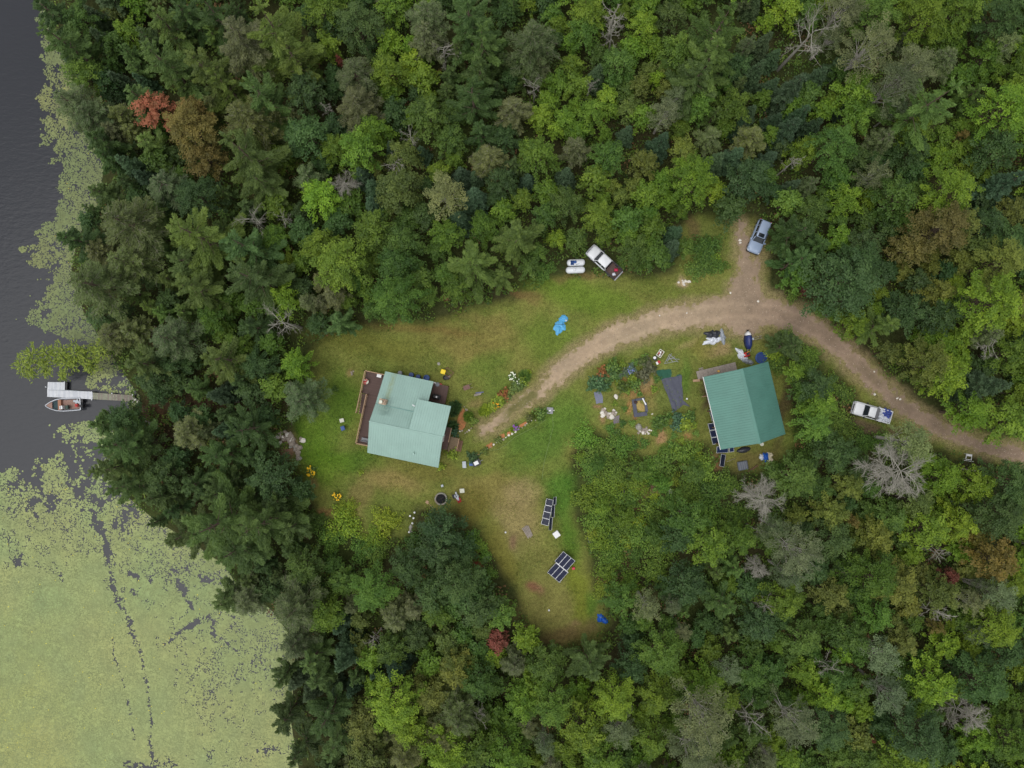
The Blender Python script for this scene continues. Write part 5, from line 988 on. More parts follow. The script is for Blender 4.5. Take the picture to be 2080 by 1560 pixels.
def bough_tree(r, h, seed, levels, per, droop, lift, blade, bw, base=.25, power=1.0, bark=None, dens=1.0, ragged=.25, twigs=False, side=.42, nfan=1.0):
    """conifer: whorls of boughs, each a flat feathered spray of needle blades"""
    g = np.random.default_rng(seed); Cs, As, Ss = [], [], []; sp = []; segs = [((0, 0, -.3), (0, 0, h * .97), .04 + .017 * h, .02)]; tw = []
    a0 = g.uniform(0, 6.28)
    for k in range(levels):
        f = (k + .5) / levels; z = h * (base + (1 - base) * f); L0 = r * (1 - f ** power) + .12 * r
        for j in range(per):
            if g.random() < ragged * .3: continue
            az = a0 + k * 1.1 + j * 2 * math.pi / per + g.normal(0, .18); L = L0 * g.uniform(1 - ragged, 1 + ragged * .5)
            o = np.array((math.cos(az), math.sin(az), 0)); s = np.array((-math.sin(az), math.cos(az), 0)); up = np.array((0, 0, 1.))
            zz = z + g.normal(0, .02 * h); curve = lambda t: o * L * t[:, None] + up * (zz + (-droop * L * t + lift * L * t ** 2))[:, None]
            m = max(10, int(46 * L * L ** .35 * dens)); t = g.uniform(.12, 1.0, m) ** .75; w = g.uniform(-1, 1, m)
            wid = side * L * (np.clip(1.15 - t, .08, 1)) * (.35 + t)
            P = curve(t) + s * (w * wid)[:, None] - up * (np.abs(w) * wid * .25)[:, None] + g.normal(0, .05, (m, 3))
            fan = w * .9 * nfan + g.normal(0, .25, m); A = unit(o * np.cos(fan)[:, None] + s * np.sin(fan)[:, None] + up * (g.normal(.10, .25, m))[:, None])
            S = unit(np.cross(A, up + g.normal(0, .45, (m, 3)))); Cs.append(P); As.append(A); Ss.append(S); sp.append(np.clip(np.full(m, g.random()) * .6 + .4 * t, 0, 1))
            tt = np.array((0, .5, 1.)); c = curve(tt); segs.append((tuple(c[0]), tuple(c[1]), .025 + .006 * L, .015, 3)); 
            if twigs:
                tw.append((tuple(c[0]), tuple(c[1]), .03, .02, 3)); tw.append((tuple(c[1]), tuple(c[2]), .02, .008, 3))
                for q in range(3):
                    ta = g.uniform(.3, .95); b0 = curve(np.array((ta,)))[0]; sg = 1 if q % 2 else -1; tw.append((tuple(b0), tuple(b0 + (o * .7 + s * sg * .6 + up * g.normal(.05, .15)) * L * .3), .014, .006, 3))
    # pointed leader
    m = 26; t = g.random(m); P = np.stack([g.normal(0, .05, m), g.normal(0, .05, m), h * (.93 + .08 * t)], 1); az = g.uniform(0, 6.28, m)
    A = unit(np.stack([np.cos(az), np.sin(az), .6 + t], 1)); S = unit(np.cross(A, np.array((0, 0, 1.)))); Cs.append(P); As.append(A); Ss.append(S); sp.append(np.full(m, .8))
    Cn, A, S = map(np.concatenate, (Cs, As, Ss)); n = len(Cn)
    return leaves_mesh('crown', Cn, A, S, g.uniform(.7, 1.3, n) * blade, g.uniform(.7, 1.3, n) * bw, g, np.concatenate(sp)), limb_mesh('trunk', segs, bark or M_barkp), (limb_mesh('bare_twigs', tw, M_twig, 3) if twigs else None)
def dead(r, h, seed, dense=1.0, conifer=False):
    g = np.random.default_rng(seed); segs = []; br = []
    top = np.array((g.normal(0, .06 * h), g.normal(0, .06 * h), h * .9)); segs.append(((0, 0, -.3), tuple(top * .55), .05 + .014 * h, .03 + .008 * h, 6)); segs.append((tuple(top * .55), tuple(top), .03 + .008 * h, .02, 5))
    nb = int((16 if conifer else 11) * dense + 4)
    for i in range(nb):
        t = g.uniform(.5, 1); p = top * t; az = i * 2.4 + g.normal(0, .3); L = r * g.uniform(.55, 1.1) * (1.25 - .5 * t if conifer else 1)
        d = unit(np.array((math.cos(az), math.sin(az), g.uniform(-.1, .25) if conifer else g.uniform(.2, .8))))
        mid = p + d * L * .5 + g.normal(0, .06 * r, 3); end = mid + unit(d + g.normal(0, .3, 3)) * L * .55
        br += [(tuple(p), tuple(mid), .045, .028, 4), (tuple(mid), tuple(end), .028, .012, 3)]
        for q in range(int(8 * dense)):
            u = g.uniform(.25, 1); b0 = p + (mid - p) * u * 2 if u < .5 else mid + (end - mid) * (u * 2 - 1); d2 = unit(d + g.normal(0, .55, 3)); e = b0 + d2 * L * g.uniform(.2, .42); br.append((tuple(b0), tuple(e), .020, .009, 3))
            for _ in range(int(3 * dense)): e2 = b0 + (e - b0) * g.uniform(.4, 1); br.append((tuple(e2), tuple(e2 + unit(d2 + g.normal(0, .7, 3)) * L * .22), .013, .006, 3))
    return limb_mesh('branches', br, M_dead, 3), limb_mesh('trunk', segs, M_dead, 6), None
# nominal sizes per kind; every kind has several individuals so that no two neighbours look alike
PROTO = {}
def add_proto(k, sizes, fn, nvar=4):
    PROTO[k] = [(r, h, fn(r, h, 1000 + 97 * i + 13 * v + sum(map(ord, k)) * 7)) for i, (r, h) in enumerate(sizes) for v in range(nvar)]
add_proto('broad', [(1.5, 5.2), (2.5, 8.5), (3.6, 12)], lambda r, h, s: broad(r, h, s), 5)
add_proto('birch', [(2.2, 11), (3.4, 14)], lambda r, h, s: broad(r, h, s, .17, .62, .5, M_birch, 1.3), 4)
add_proto('pine', [(2.2, 11), (3.4, 15), (4.8, 18)], lambda r, h, s: bough_tree(r, h, s, 8, 5, .10, .24, .46, .13, .22, 1.25, None, 1.35, .5, False, .30, .8), 4)
add_proto('spruce', [(1.3, 7), (2.0, 10)], lambda r, h, s: bough_tree(r, h, s, 13, 7, .30, .12, .30, .11, .12, .95, None, 1.5, .18, False, .5), 4)
add_proto('thin', [(2.0, 11), (3.2, 13.5)], lambda r, h, s: bough_tree(r, h, s, 9, 7, .05, .10, .30, .10, .4, 1.3, None, 1.0, .3, True, .45), 4)
add_proto('dead', [(1.6, 9), (3.0, 13)], lambda r, h, s: dead(r, h, s, .9), 4)
add_proto('deadfull', [(2.6, 12)], lambda r, h, s: dead(r, h, s, 1.8, True), 3)
def shrubf(r, h, s):
    g = np.random.default_rng(s); m = int(330 * r * r) + 60; d = unit(g.normal(0, 1, (m, 3))); d[:, 2] = np.abs(d[:, 2])
    az = np.arctan2(d[:, 1], d[:, 0]); lob = 1 + .28 * np.sin(az * 3 + g.uniform(0, 6)) + .18 * np.sin(az * 7 + g.uniform(0, 6))
    P = d * (r * lob * g.uniform(.35, 1.05, m))[:, None]; P[:, 2] = P[:, 2] * h / r * .9 + .08 + g.uniform(0, .1, m); A, S = oriented(d * .4 + np.array((0, 0, 1.)), g, .4)
    seg = [((0, 0, -.1), tuple(np.array((math.cos(a), math.sin(a), 0)) * r * .5 + (0, 0, h * .6)), .03, .012, 4) for a in g.uniform(0, 6.28, 6)]
    return leaves_mesh('foliage', P, A, S, g.uniform(.7, 1.3, m) * .22, g.uniform(.6, .9, m) * .2, g), limb_mesh('stems', seg, M_bark), None
add_proto('shrub', [(.6, .7), (1.3, 1.3), (2.2, 2.0)], shrubf, 4)
def spiky(r, h, s):
    g = np.random.default_rng(s); m = int(170 + 160 * r); az = g.uniform(0, 6.28, m); el = g.uniform(.15, 1.1, m); L = r * g.uniform(.6, 1.1, m)
    d = np.stack([np.cos(az) * np.cos(el), np.sin(az) * np.cos(el), np.sin(el)], 1); A = d; S = unit(np.cross(A, np.array((0, 0, 1.))))
    return leaves_mesh('foliage', d * (L * .55)[:, None] + np.array((0, 0, .05)), A, S, L, g.uniform(.10, .20, m), g), None, None
add_proto('spiky', [(.7, .6)], spiky, 4)
KIND = {  # code: prototype, colour (linear), name, category, description, group, height per radius, min h, max h
 'M': ('broad', (.136, .230, .021), 'maple_tree', 'tree', 'bright yellow-green broadleaf tree', 3.2, 5, 13),
 'G': ('broad', (.086, .162, .024), 'broadleaf_tree', 'tree', 'mid-green leafy broadleaf tree', 3.2, 5, 13),
 'D': ('broad', (.064, .120, .029), 'broadleaf_tree', 'tree', 'dark green dense broadleaf tree', 3.0, 5, 12),
 'P': ('pine', (.088, .146, .032), 'white_pine', 'pine tree', 'green feathery pine with starry boughs', 4.0, 8, 19),
 'S': ('spruce', (.074, .124, .052), 'spruce_tree', 'spruce tree', 'blue-green pointed spruce', 4.6, 5, 13),
 'W': ('thin', (.120, .160, .056), 'dying_conifer', 'tree', 'thin olive-grey conifer with bare twigs', 3.8, 8, 16),
 'B': ('birch', (.140, .176, .072), 'birch_tree', 'birch tree', 'pale grey-green birch with white limbs', 4.0, 9, 16),
 'X': ('dead', (.3, .28, .26), 'dead_tree', 'dead tree', 'leafless bleached grey dead tree', 4.0, 7, 15),
 'Z': ('deadfull', (.3, .28, .26), 'dead_tree', 'dead tree', 'dense-twigged bleached dead tree', 3.6, 8, 14),
 'R': ('broad', (.290, .090, .058), 'red_maple', 'tree', 'red-leaved maple', 3.2, 5, 13),
 'O': ('broad', (.205, .165, .040), 'orange_maple', 'tree', 'orange-brown turning maple', 3.2, 6, 13),
 'Y': ('broad', (.138, .178, .034), 'olive_maple', 'tree', 'olive-yellow turning broadleaf tree', 3.2, 5, 13),
 'L': ('shrub', (.138, .245, .038), 'shrub', 'shrub', 'low green bushy shrub', .8, .4, 2.6),
 'K': ('shrub', (.225, .320, .034), 'shrub', 'shrub', 'low yellow-green bushy shrub', .8, .4, 2.6),
}
TONE = {'+': (1.30, 1.28, 1.1), '-': (.72, .78, .82), 'u': (.92, 1.0, 1.10), 'k': (1.18, 1.06, 1.1), 'y': (1.16, 1.10, .88), 'r': (1.35, .9, .9), 's': (1.5, 1.9, 1.6)}
LAND = [('the teal-roofed cabin', 830, 850), ('the green-roofed shed', 1515, 820), ('the dock', 200, 805), ('the pale blue car', 1543, 480), ('the tarp-loaded pickup', 1773, 838), ('the propane tanks', 1170, 540), ('the southern blue tarp', 1224, 1258), ('the salmon-red maple', 313, 222), ('the right-hand orange maple', 1900, 480), ('the top left corner', 60, 30), ('the top right corner', 2060, 20), ('the bottom right corner', 2060, 1540), ('the bottom edge middle', 1040, 1550), ('the top edge middle', 1040, 10), ('the fire pit', 896, 1013), ('the six-panel solar array', 1143, 1153), ('the big pale dead tree', 1807, 951), ('the western rock outcrop', 590, 895), ('the lower left shore corner', 600, 1540)]
HAND = '''98,20,40,P-;118,77,55,P;168,40,35,G;188,27,22,S;236,24,22,Y-;202,74,25,S;229,88,28,G-;175,155,38,G+;215,168,30,D-;235,158,22,Su;283,161,20,Su;276,7,25,M;323,34,45,P+;323,118,60,P;296,74,30,P-;370,20,40,P-;430,20,50,P-;407,131,55,Py;447,161,45,Py;485,74,60,Wk;552,50,75,Py;592,111,60,Py;525,188,60,P;622,188,45,D;660,17,40,M;683,50,30,D;666,94,30,M;690,125,8,R;313,222,38,Rs;280,195,40,P;384,260,52,O;417,323,38,O-;390,229,35,O;303,290,35,P+;323,323,30,G;495,236,55,Wy;488,303,75,P;522,363,50,P;145,209,50,W;182,236,45,W;242,232,30,Wy;229,266,30,Wk;202,286,42,P-;219,320,35,P-;256,330,30,S;286,357,25,S-;330,374,40,W-;400,400,50,Du;623,276,48,Du;680,303,35,M;660,229,15,X;623,357,32,W;653,400,42,M+;559,414,30,M-;202,390,35,P-;145,485,40,P-;252,451,68,Wy;384,471,75,P+;488,495,60,Pu;525,451,35,X;582,444,15,X;616,471,30,D;650,501,40,My;687,451,30,D
727,50,50,D;798,17,35,M;865,30,48,W;865,71,40,Wk;952,27,65,P;979,81,55,P;1080,81,55,W;1195,30,38,M;1185,60,34,G+;1242,54,30,X;1245,84,26,X;1306,54,32,My;1313,13,30,M;1363,34,35,Y-;1376,101,40,G+;791,87,28,M+;835,94,20,M+;788,145,38,M;899,114,28,X;720,148,45,W;724,209,48,Wk;858,162,30,M;959,188,55,P-;976,141,45,P;1043,222,38,Wk;1087,185,18,X;1097,239,25,M+;1161,131,22,M;1215,145,22,S;1195,182,12,X;1235,195,22,M+;1165,215,15,M;1296,178,24,Y;1333,158,15,M+;1377,165,20,M;1255,128,35,G;835,236,15,My;868,236,42,G;801,229,30,D;757,263,35,M+;730,303,45,M;794,296,18,Su;835,280,20,X;915,286,35,G;976,263,35,P-;993,323,38,Wy;1090,313,42,M;1171,300,32,Wk;1148,242,25,M;1309,333,30,Yy;1350,232,30,B;1346,283,28,Su;1276,266,20,S;1306,236,25,M;1229,276,15,M;1235,320,35,G;818,316,35,Y;808,384,48,Y;808,347,25,X;889,350,25,M;905,397,42,B+;963,394,30,Su;754,411,25,Su;703,377,30,Z;1151,353,25,Su;1020,370,35,D;1060,404,22,M;1212,363,30,M;1151,414,35,G;1262,400,18,Yy;1313,394,28,M;1215,437,32,M;1276,448,30,G;1326,465,28,M-;1373,471,25,Su;1053,481,55,P+;757,471,45,M-;818,491,40,G;905,478,35,M-;959,535,52,P+;865,437,30,D;1132,484,20,My;1168,486,24,G;1232,470,24,M;1107,437,28,G
1407,363,55,My;1454,387,25,My;1464,50,75,Py;1447,111,60,P+;1420,151,55,P;1599,20,30,M+;1710,20,45,B;1777,34,50,G+;1629,84,55,X;1555,81,25,S;1541,138,28,S;1521,88,20,W;1616,172,35,S;1636,192,30,G;1609,212,22,M;1760,101,55,B;1720,118,26,S;1737,188,40,M;1737,242,38,M;1878,34,52,My;1952,24,42,M;2009,24,8,O;2030,40,50,D;2036,98,25,By;2003,111,35,M-;1918,121,35,W;1844,145,50,B;1902,202,72,P+;1817,175,50,B-;2045,222,58,M+;2067,188,35,M+;1858,266,35,M;1912,279,25,M;1952,276,10,O;1797,279,30,W;1693,296,50,G;1632,306,32,My;1609,256,32,S-;1629,229,28,S-;1528,279,32,Wy;1420,215,32,G+;1491,215,38,M-;1457,323,28,S;1518,363,45,Du;1599,340,18,X;1616,373,18,Su;1649,373,20,W;1717,404,35,M+;1602,407,28,G+;1770,357,28,B;1932,387,55,My;1912,464,60,O-;1851,505,38,O;1945,448,45,Y;1851,303,35,D;2020,303,45,D;2063,363,40,Su;1818,397,45,G;1649,434,35,G;1626,468,44,P-;1703,485,28,M;2003,451,35,D;2056,491,40,D;1750,498,40,D;1481,424,30,D
1630,526,38,Pu;1620,562,30,G+;1720,577,72,Du;1743,540,50,D;1800,660,40,P+;1730,655,34,My;1905,594,32,Yy;2036,534,50,Y+;2006,614,65,My;1841,635,40,D;1905,641,40,Du;1885,736,50,Yy;1918,762,45,My;2013,678,30,W;1985,695,28,X;2020,783,40,Su;2050,719,40,M-;1969,840,42,My;2046,857,45,M;1807,715,24,Y-;1844,897,44,B+;1807,951,62,Z;1545,1008,48,Z;1656,786,38,D;1609,702,35,Pu;1578,722,22,Ky;1614,756,20,M;1632,796,26,G;1663,820,36,M;1654,862,36,G+;1693,920,42,D;1616,971,45,G;1915,971,40,My;1979,985,38,My;2053,985,58,D
1441,1104,45,M;1401,1054,45,G;1502,1093,35,M-;1617,1118,55,B;1541,1144,30,Z;1600,1165,34,B-;1685,1043,36,Yy;1728,1057,14,O;1695,1093,40,D;1778,1086,38,Yy;1807,1050,35,G;1861,1021,38,Y;1882,1072,45,My;1940,1061,38,My;2026,1043,55,D;2019,1133,48,Yr;1929,1172,18,R-;1897,1122,20,X;1775,1172,55,M-;1821,1187,45,Yy;1692,1208,35,Y;1592,1215,40,M;1477,1230,38,P+;1545,1230,22,X;1541,1266,40,Du;1882,1244,28,X;1900,1273,15,O;1911,1208,40,Y;2022,1208,35,B;2026,1273,50,My;1775,1251,40,G+;1829,1301,32,Y;1786,1330,40,B;1800,1406,38,Bu;1681,1345,25,X;1710,1330,18,M+;1674,1413,35,M+;1890,1388,48,My;1940,1445,40,Z;1990,1388,55,D;1994,1459,28,My;1990,1495,32,M+;1427,1456,65,B;1401,1520,50,B;1516,1449,36,X;1613,1467,50,B;1441,1380,35,M;1524,1362,38,G;1681,1477,50,D;1857,1492,62,Du;1742,1495,30,Y;1766,1497,8,R;1821,1542,45,My;1753,1538,35,G;2051,1502,50,M-;2044,1323,40,D;1631,1298,40,G;1721,1287,40,G;1696,1373,35,G
1011,1302,24,R;1069,1298,28,M+;1108,1348,40,G;1198,1355,50,Pu;1281,1352,35,D;1342,1323,50,G+;1018,1248,32,G+;936,1180,52,D;972,1230,45,D;922,1223,30,G;922,1345,35,Y;972,1381,40,G;1044,1352,30,Wk;1087,1395,30,M;1062,1424,38,M;1252,1420,50,M+;1123,1431,50,G+;1187,1481,48,My;1259,1478,35,B;972,1434,26,X;1033,1531,45,M;1105,1506,25,B;1223,1531,45,M;1324,1499,40,M;1313,1230,30,B;1395,1187,45,D;1263,1215,35,G;1381,1085,38,D;1331,1413,40,M;1417,1388,35,M;911,1499,45,Wy;961,1517,45,M-
426,1072,88,P;515,1072,70,P;472,1122,60,P;365,1092,50,P;587,1072,40,P-;454,1222,35,P;501,1222,38,W;594,1244,55,W-;598,1309,42,W-;659,1244,40,M;759,1201,50,G+;616,1151,38,G;900,1078,45,D-;889,1115,45,Du;881,1208,40,D;946,1200,45,D;831,1151,40,D;731,1258,20,Y;803,1258,35,Wk;889,1244,35,M-;630,1345,40,Pu;695,1345,35,Su;752,1337,28,M;795,1316,35,G;573,1380,30,P-;598,1388,24,S;713,1406,20,Su;759,1370,18,Su;576,1467,40,P-;659,1467,50,Pu;645,1380,35,Pu;799,1431,60,M+;828,1477,40,M+;741,1470,42,Y;874,1406,38,Y;925,1359,38,Yy;871,1345,30,M;605,1531,40,P-;677,1520,45,Pu;820,1538,45,Wy;910,1531,55,M+;749,1538,45,Y-;932,1463,50,Wy;763,1298,18,X
184,577,65,Wy;251,530,50,Wy;386,584,55,P+;372,530,45,P;500,560,70,Pu;689,534,58,M;806,534,42,G;803,604,54,G+;436,645,35,M-;571,608,36,M+;621,611,20,Wk;675,598,28,Wk;584,658,40,X;507,661,38,P-;550,699,25,G+;689,655,32,Pu;342,685,50,W;439,729,55,Py;221,682,35,Wy;284,738,44,P;308,769,34,D;601,742,33,M+;557,789,28,G+;611,813,46,Wu;524,742,35,D;513,803,30,D;436,803,28,S-;490,874,55,P-;446,877,26,Su;379,880,38,W;436,927,45,P-;547,971,48,Du;205,860,34,P;251,850,34,D;234,904,55,P;211,954,45,P;251,988,50,P;335,971,40,D;318,1010,38,P-;436,1005,45,P;614,998,24,D;390,985,36,P-;560,1020,40,P-;300,905,32,D
1190,890,36,L+;1222,925,40,L;1250,965,32,L;1265,905,34,L;1200,950,30,L;1320,960,36,L;1395,925,40,L+;1350,945,36,L;1430,955,36,L+;1300,985,30,K;1240,1000,40,K;1190,1015,34,K;1275,1020,34,L;1320,1035,24,L+;1360,1020,30,L;1400,1000,38,L;1450,1005,40,L;1215,1055,40,L+;1260,1072,36,L;1223,1100,32,K;1250,1130,34,L+;1300,1090,40,L;1340,1060,34,L;1234,1165,28,K;1281,1187,30,K-;1290,1130,26,L-;1225,1200,26,K;1345,1110,40,L;1335,1160,40,L;1440,1050,36,L+;1480,985,34,L;1500,1050,40,L;1250,990,26,Ky
695,1068,44,K+;705,1036,26,Ky;781,1062,38,K+;760,1095,30,K;735,1120,34,L;840,1100,24,L-;670,1100,34,L;640,1060,26,L-;760,1130,34,L;960,1090,20,L+;975,1110,18,L+;985,1130,18,L+;965,1155,14,L+;995,1165,18,L+
1440,500,38,L-;1435,535,34,L;1410,545,24,L;1465,540,20,L;1450,520,18,K;1425,505,20,L-;1600,690,30,L;1580,740,26,L;1650,720,26,L;1640,750,30,L;1690,780,26,L;1720,800,24,L;1700,850,34,L;1720,880,34,L;1670,880,34,L;1800,900,30,L;1760,900,28,L-;1580,960,30,L;1640,930,34,L;1612,598,18,L;1668,630,18,L;1700,640,20,L-;1105,548,26,Lu;1290,505,32,G;1335,515,30,G;1368,498,26,Su;1275,480,22,M;1318,490,22,M-;1352,535,16,L;1300,540,18,L;1265,535,16,L;1392,500,20,G;1260,1035,16,K;1205,1085,18,K;1300,1060,18,K+;1275,1100,20,Ky;1370,975,18,K;1420,930,18,K;1330,1010,14,K+;1240,1095,16,L-;1215,980,18,K;1180,930,16,K;1255,935,18,K-;1380,1040,20,K;1430,1080,22,L;1235,790,10,L;1255,775,9,K;1275,795,9,L+;1300,800,8,L;1330,790,9,K;1335,770,9,L;1250,820,8,K;1270,830,8,L;1285,860,9,L;1265,860,10,L-;1330,880,9,L;1370,885,9,L;1365,905,12,L;1385,895,9,K;1240,870,14,L;1255,880,12,L-;1310,900,12,L;1290,905,14,L-;1350,915,14,L+;1375,920,12,K;1415,880,8,L;1420,905,10,K;1360,845,8,L;1310,725,9,L;1290,735,9,L;1265,740,10,K;1235,760,9,L;325,800,26,D;365,838,22,D-;410,848,26,D;455,842,24,P-;540,842,22,D;395,790,26,P;1300,955,20,G;1270,1050,22,M;1345,985,18,G+;1410,960,22,G;1225,1030,18,M;1330,1085,22,G;1290,1000,14,K+;1215,940,16,G'''
ENT = []
for s in HAND.replace('\n', ';').split(';'):
    if s.strip():
        a, b_, r_, k = s.split(','); ENT.append((float(a), float(b_), float(r_), k[0], k[1:], True))
# second storey: trees that fill the woods between the ones picked out above, of the kinds that grow nearby
fg = np.random.default_rng(5); HX = np.array([(e[0], e[1], e[2]) for e in ENT]); HK = [e[3] for e in ENT]; HT = [e[4] for e in ENT]
cand = [(x + fg.uniform(-12, 12), y + fg.uniform(-12, 12)) for x in range(-110, 2200, 21) for y in range(-110, 1680, 21)]; fg.shuffle(cand)
PX = [tuple(e[:3]) for e in ENT]; PXa = np.array(PX)
cb = np.array(cand); wx, wy = (cb[:, 0] - 1040) * (H - 5) / F, (780 - cb[:, 1]) * (H - 5) / F
okc = (poly_sd(wx, wy, lawn_w) < -1.2) & (road_dist(wx, wy) > 3.2) & (inland(wx, wy) > 3.0) & ~((np.abs(cb[:, 0] - 1300) < 160) & (np.abs(cb[:, 1] - 1010) < 130)) & ~((cb[:, 0] > 1560) & (cb[:, 0] < 1860) & (cb[:, 1] > 680) & (cb[:, 1] < 900)) & ~((cb[:, 1] > 790) & (cb[:, 1] < 850) & (cb[:, 0] > 270) & (cb[:, 0] < 600))& ~((cb[:, 1] > 835) & (cb[:, 1] < 925) & (cb[:, 0] > 285) & (cb[:, 0] < 350))
KEEP = [(1500, 440, 1572, 530), (1190, 500, 1270, 570), (1145, 515, 1200, 560), (1425, 730, 1610, 955), (1725, 805, 1820, 870), (90, 765, 280, 850), (720, 745, 930, 955), (880, 990, 945, 1030), (560, 870, 620, 935)]
buf = np.zeros((len(PX) + 3000, 3)); buf[:len(PX)] = PXa; nb = len(PX)
for (cx, cy), o_ in zip(cand, okc):
    if not o_: continue
    if any(x0 - 34 < cx < x1 + 34 and y0 - 34 < cy < y1 + 34 for x0, y0, x1, y1 in KEEP): continue
    r_ = fg.uniform(17, 34) if -20 < cx < 2100 and -20 < cy < 1580 else fg.uniform(34, 52)
    dd = np.hypot(buf[:nb, 0] - cx, buf[:nb, 1] - cy)
    if (dd < .63 * (buf[:nb, 2] + r_)).any(): continue
    near = np.argsort(np.hypot(HX[:, 0] - cx, HX[:, 1] - cy))[:5]; ks = [(HK[i], HT[i]) for i in near if HK[i] not in 'RXOZLK'] or [('G', '')]
    k, t = ks[fg.integers(len(ks))]
    if k == 'W' and fg.random() < .6: k, t = 'D', ''
    if k in 'B' and fg.random() < .5: k, t = 'G', ''
    buf[nb] = (cx, cy, r_); nb += 1; ENT.append((cx, cy, r_, k, t, False))
used = set(); TREES = []
def plant(px, py, rpx, code, tone, hand, zfix=None, lean=None, label=None):
    proto, col, name, cat, desc, hpr, h0, h1 = KIND[code]
    z = 8.0
    for _ in range(3):
        r = rpx * (H - z) / F; h = min(max(r * hpr, h0), h1) * (1 if hand else .86); z = (.60 if proto[:4] == 'dead' else .74) * h
    r = rpx * (H - z) / F
    cand = sorted(PROTO[proto], key=lambda p: abs(math.log(p[0] / r)))[:(5 if proto == 'broad' else 4)]
    pr, ph, (crown, trunk, tw) = cand[fg.integers(len(cand))]
    x, y = W(px, py, z); zb = float(ground_z(x, y)); zb = max(zb, -.7)
    root = thing(name, '', cat, (x, y, zb), fg.uniform(0, 6.28)); 
    s = r / pr * (1.0 if proto in ('broad', 'birch') else .85 if proto in ('shrub', 'deadfull') else 1.0); sz = h / ph; root.scale = (s * fg.uniform(.94, 1.06), s * fg.uniform(.94, 1.06), sz)
    c = np.array(col) * (np.array(TONE[tone]) if tone else 1) * (1 if code in 'RO' else fg.uniform(.8, 1.2)) * np.array((fg.uniform(.88, 1.12), 1, fg.uniform(.9, 1.1)))
    nm = {'dead': 'branches', 'deadfull': 'branches', 'shrub': 'foliage', 'spiky': 'foliage'}.get(proto, 'crown')
    for n_, me in ((nm, crown), ('trunk' if proto != 'shrub' else 'stem', trunk), ('bare_twigs', tw)):
        if me is None: continue
        o = link(bpy.data.objects.new(n_, me)); o.parent = root; o.color = (*c, 1)
        if n_ in ('bare_twigs', 'branches'): o['kind'] = 'stuff'
    TREES.append((root, desc, px, py)); return root
for e in ENT: plant(*e)
# a pine leaning far out over the lake, north of the dock
lg = np.random.default_rng(77); lx, ly = W(226, 722); lroot = thing('white_pine', 'yellowish pine leaning far out over the lake above the dock', 'pine tree', (lx, ly, -.3), 0, 'pines')
Cs, As, Ss = [], [], []; tseg = []; tip = Vector((*W(70, 736, 4.5), 4.8)) - Vector((lx, ly, 0)); 
for i in range(6): tseg.append((tuple(tip * (i / 6)), tuple(tip * ((i + 1) / 6)), .22 - .03 * i, .19 - .03 * i, 7))
for cx, cy, rp, cz in ((42, 742, 20, 5.2), (62, 722, 22, 5.6), (60, 758, 15, 4.6), (92, 716, 18, 5.2), (88, 738, 18, 5.0), (92, 758, 9, 4.3), (118, 716, 20, 5.0), (130, 738, 22, 4.6), (150, 718, 24, 4.6), (126, 762, 12, 3.6), (172, 726, 24, 4.0), (185, 745, 16, 3.4), (200, 712, 20, 4.0)):
    c = np.array((*W(cx, cy, cz), cz + .3)) - np.array((lx, ly, 0)); r = rp * .064; m = int(210 * r ** 1.5); az = lg.uniform(0, 6.28, m); q = np.sqrt(lg.random(m)) * r * (1 + .35 * np.sin(az * 5 + cx))
    o = np.stack([np.cos(az), np.sin(az), 0 * az], 1); P = c + o * q[:, None] + np.array((0, 0, 1.)) * (-.35 * q / r + lg.normal(0, .12, m))[:, None]
    A = unit(o + np.array((-.3, 0, 0)) + lg.normal(0, .3, (m, 3))); S = unit(np.cross(A, np.array((0, 0, 1.)) + lg.normal(0, .4, (m, 3)))); Cs.append(P); As.append(A); Ss.append(S)
    t0 = tip * min(max((226 - cx) / 156 - .08, .1), 1); tseg.append((tuple(t0), tuple(c), .06, .03, 4))
Cn, A, S = map(np.concatenate, (Cs, As, Ss)); n = len(Cn)
o = part('crown', leaves_mesh('crown', Cn, A, S, lg.uniform(.3, .5, n), lg.uniform(.09, .15, n), lg), None, lroot); o.color = (.24, .32, .045, 1)
part('trunk', limb_mesh('trunk', tseg, M_twig), None, lroot)
# landmark labels that single out every tree
by = {}
for root, desc, px, py in TREES:
    nm, lx, ly = min(LAND, key=lambda l: math.hypot(l[1] - px, l[2] - py)); by.setdefault((desc, nm), []).append((math.hypot(lx - px, ly - py), root))
for (desc, nm), L in by.items():
    L.sort(key=lambda q: q[0])
    for i, (_, root) in enumerate(L):
        root['label'] = f'{desc} nearest to {nm}' if i == 0 else f'{desc}, {ordw(i + 1)} nearest to {nm}'
        root['group'] = desc.replace('broadleaf tree', 'broadleaf trees') + (' group')
SPECIAL = {(313, 222): 'salmon-red maple near the upper left shore', (384, 260): 'large orange-brown maple right of the salmon-red maple', (1629, 84): 'large bare dead tree with forked limbs, upper right', (1807, 951): 'large dense-twigged dead tree below the tarp-loaded pickup', (1545, 1008): 'round dense-twigged dead tree south of the green-roofed shed', (1011, 1302): 'small red-leaved maple left of the southern clearing tip', (1407, 363): 'large bright yellow maple left of the pale blue car', (439, 729): 'yellow-green starry pine between cabin and dock', (900, 1078): 'round dark green tree just below the fire pit', (1464, 50): 'large olive pine left of the big bare dead tree', (426, 1072): 'largest pine overhanging the lily pads on the lower shore', (584, 658): 'bare dead tree at the lawn corner north-west of cabin', (1929, 1172): 'small pinkish red maple in the woods at right', (972, 1434): 'crooked pale snag near the bottom edge middle'}
for root, desc, px, py in TREES:
    if (round(px), round(py)) in SPECIAL: root['label'] = SPECIAL[(round(px), round(py))]
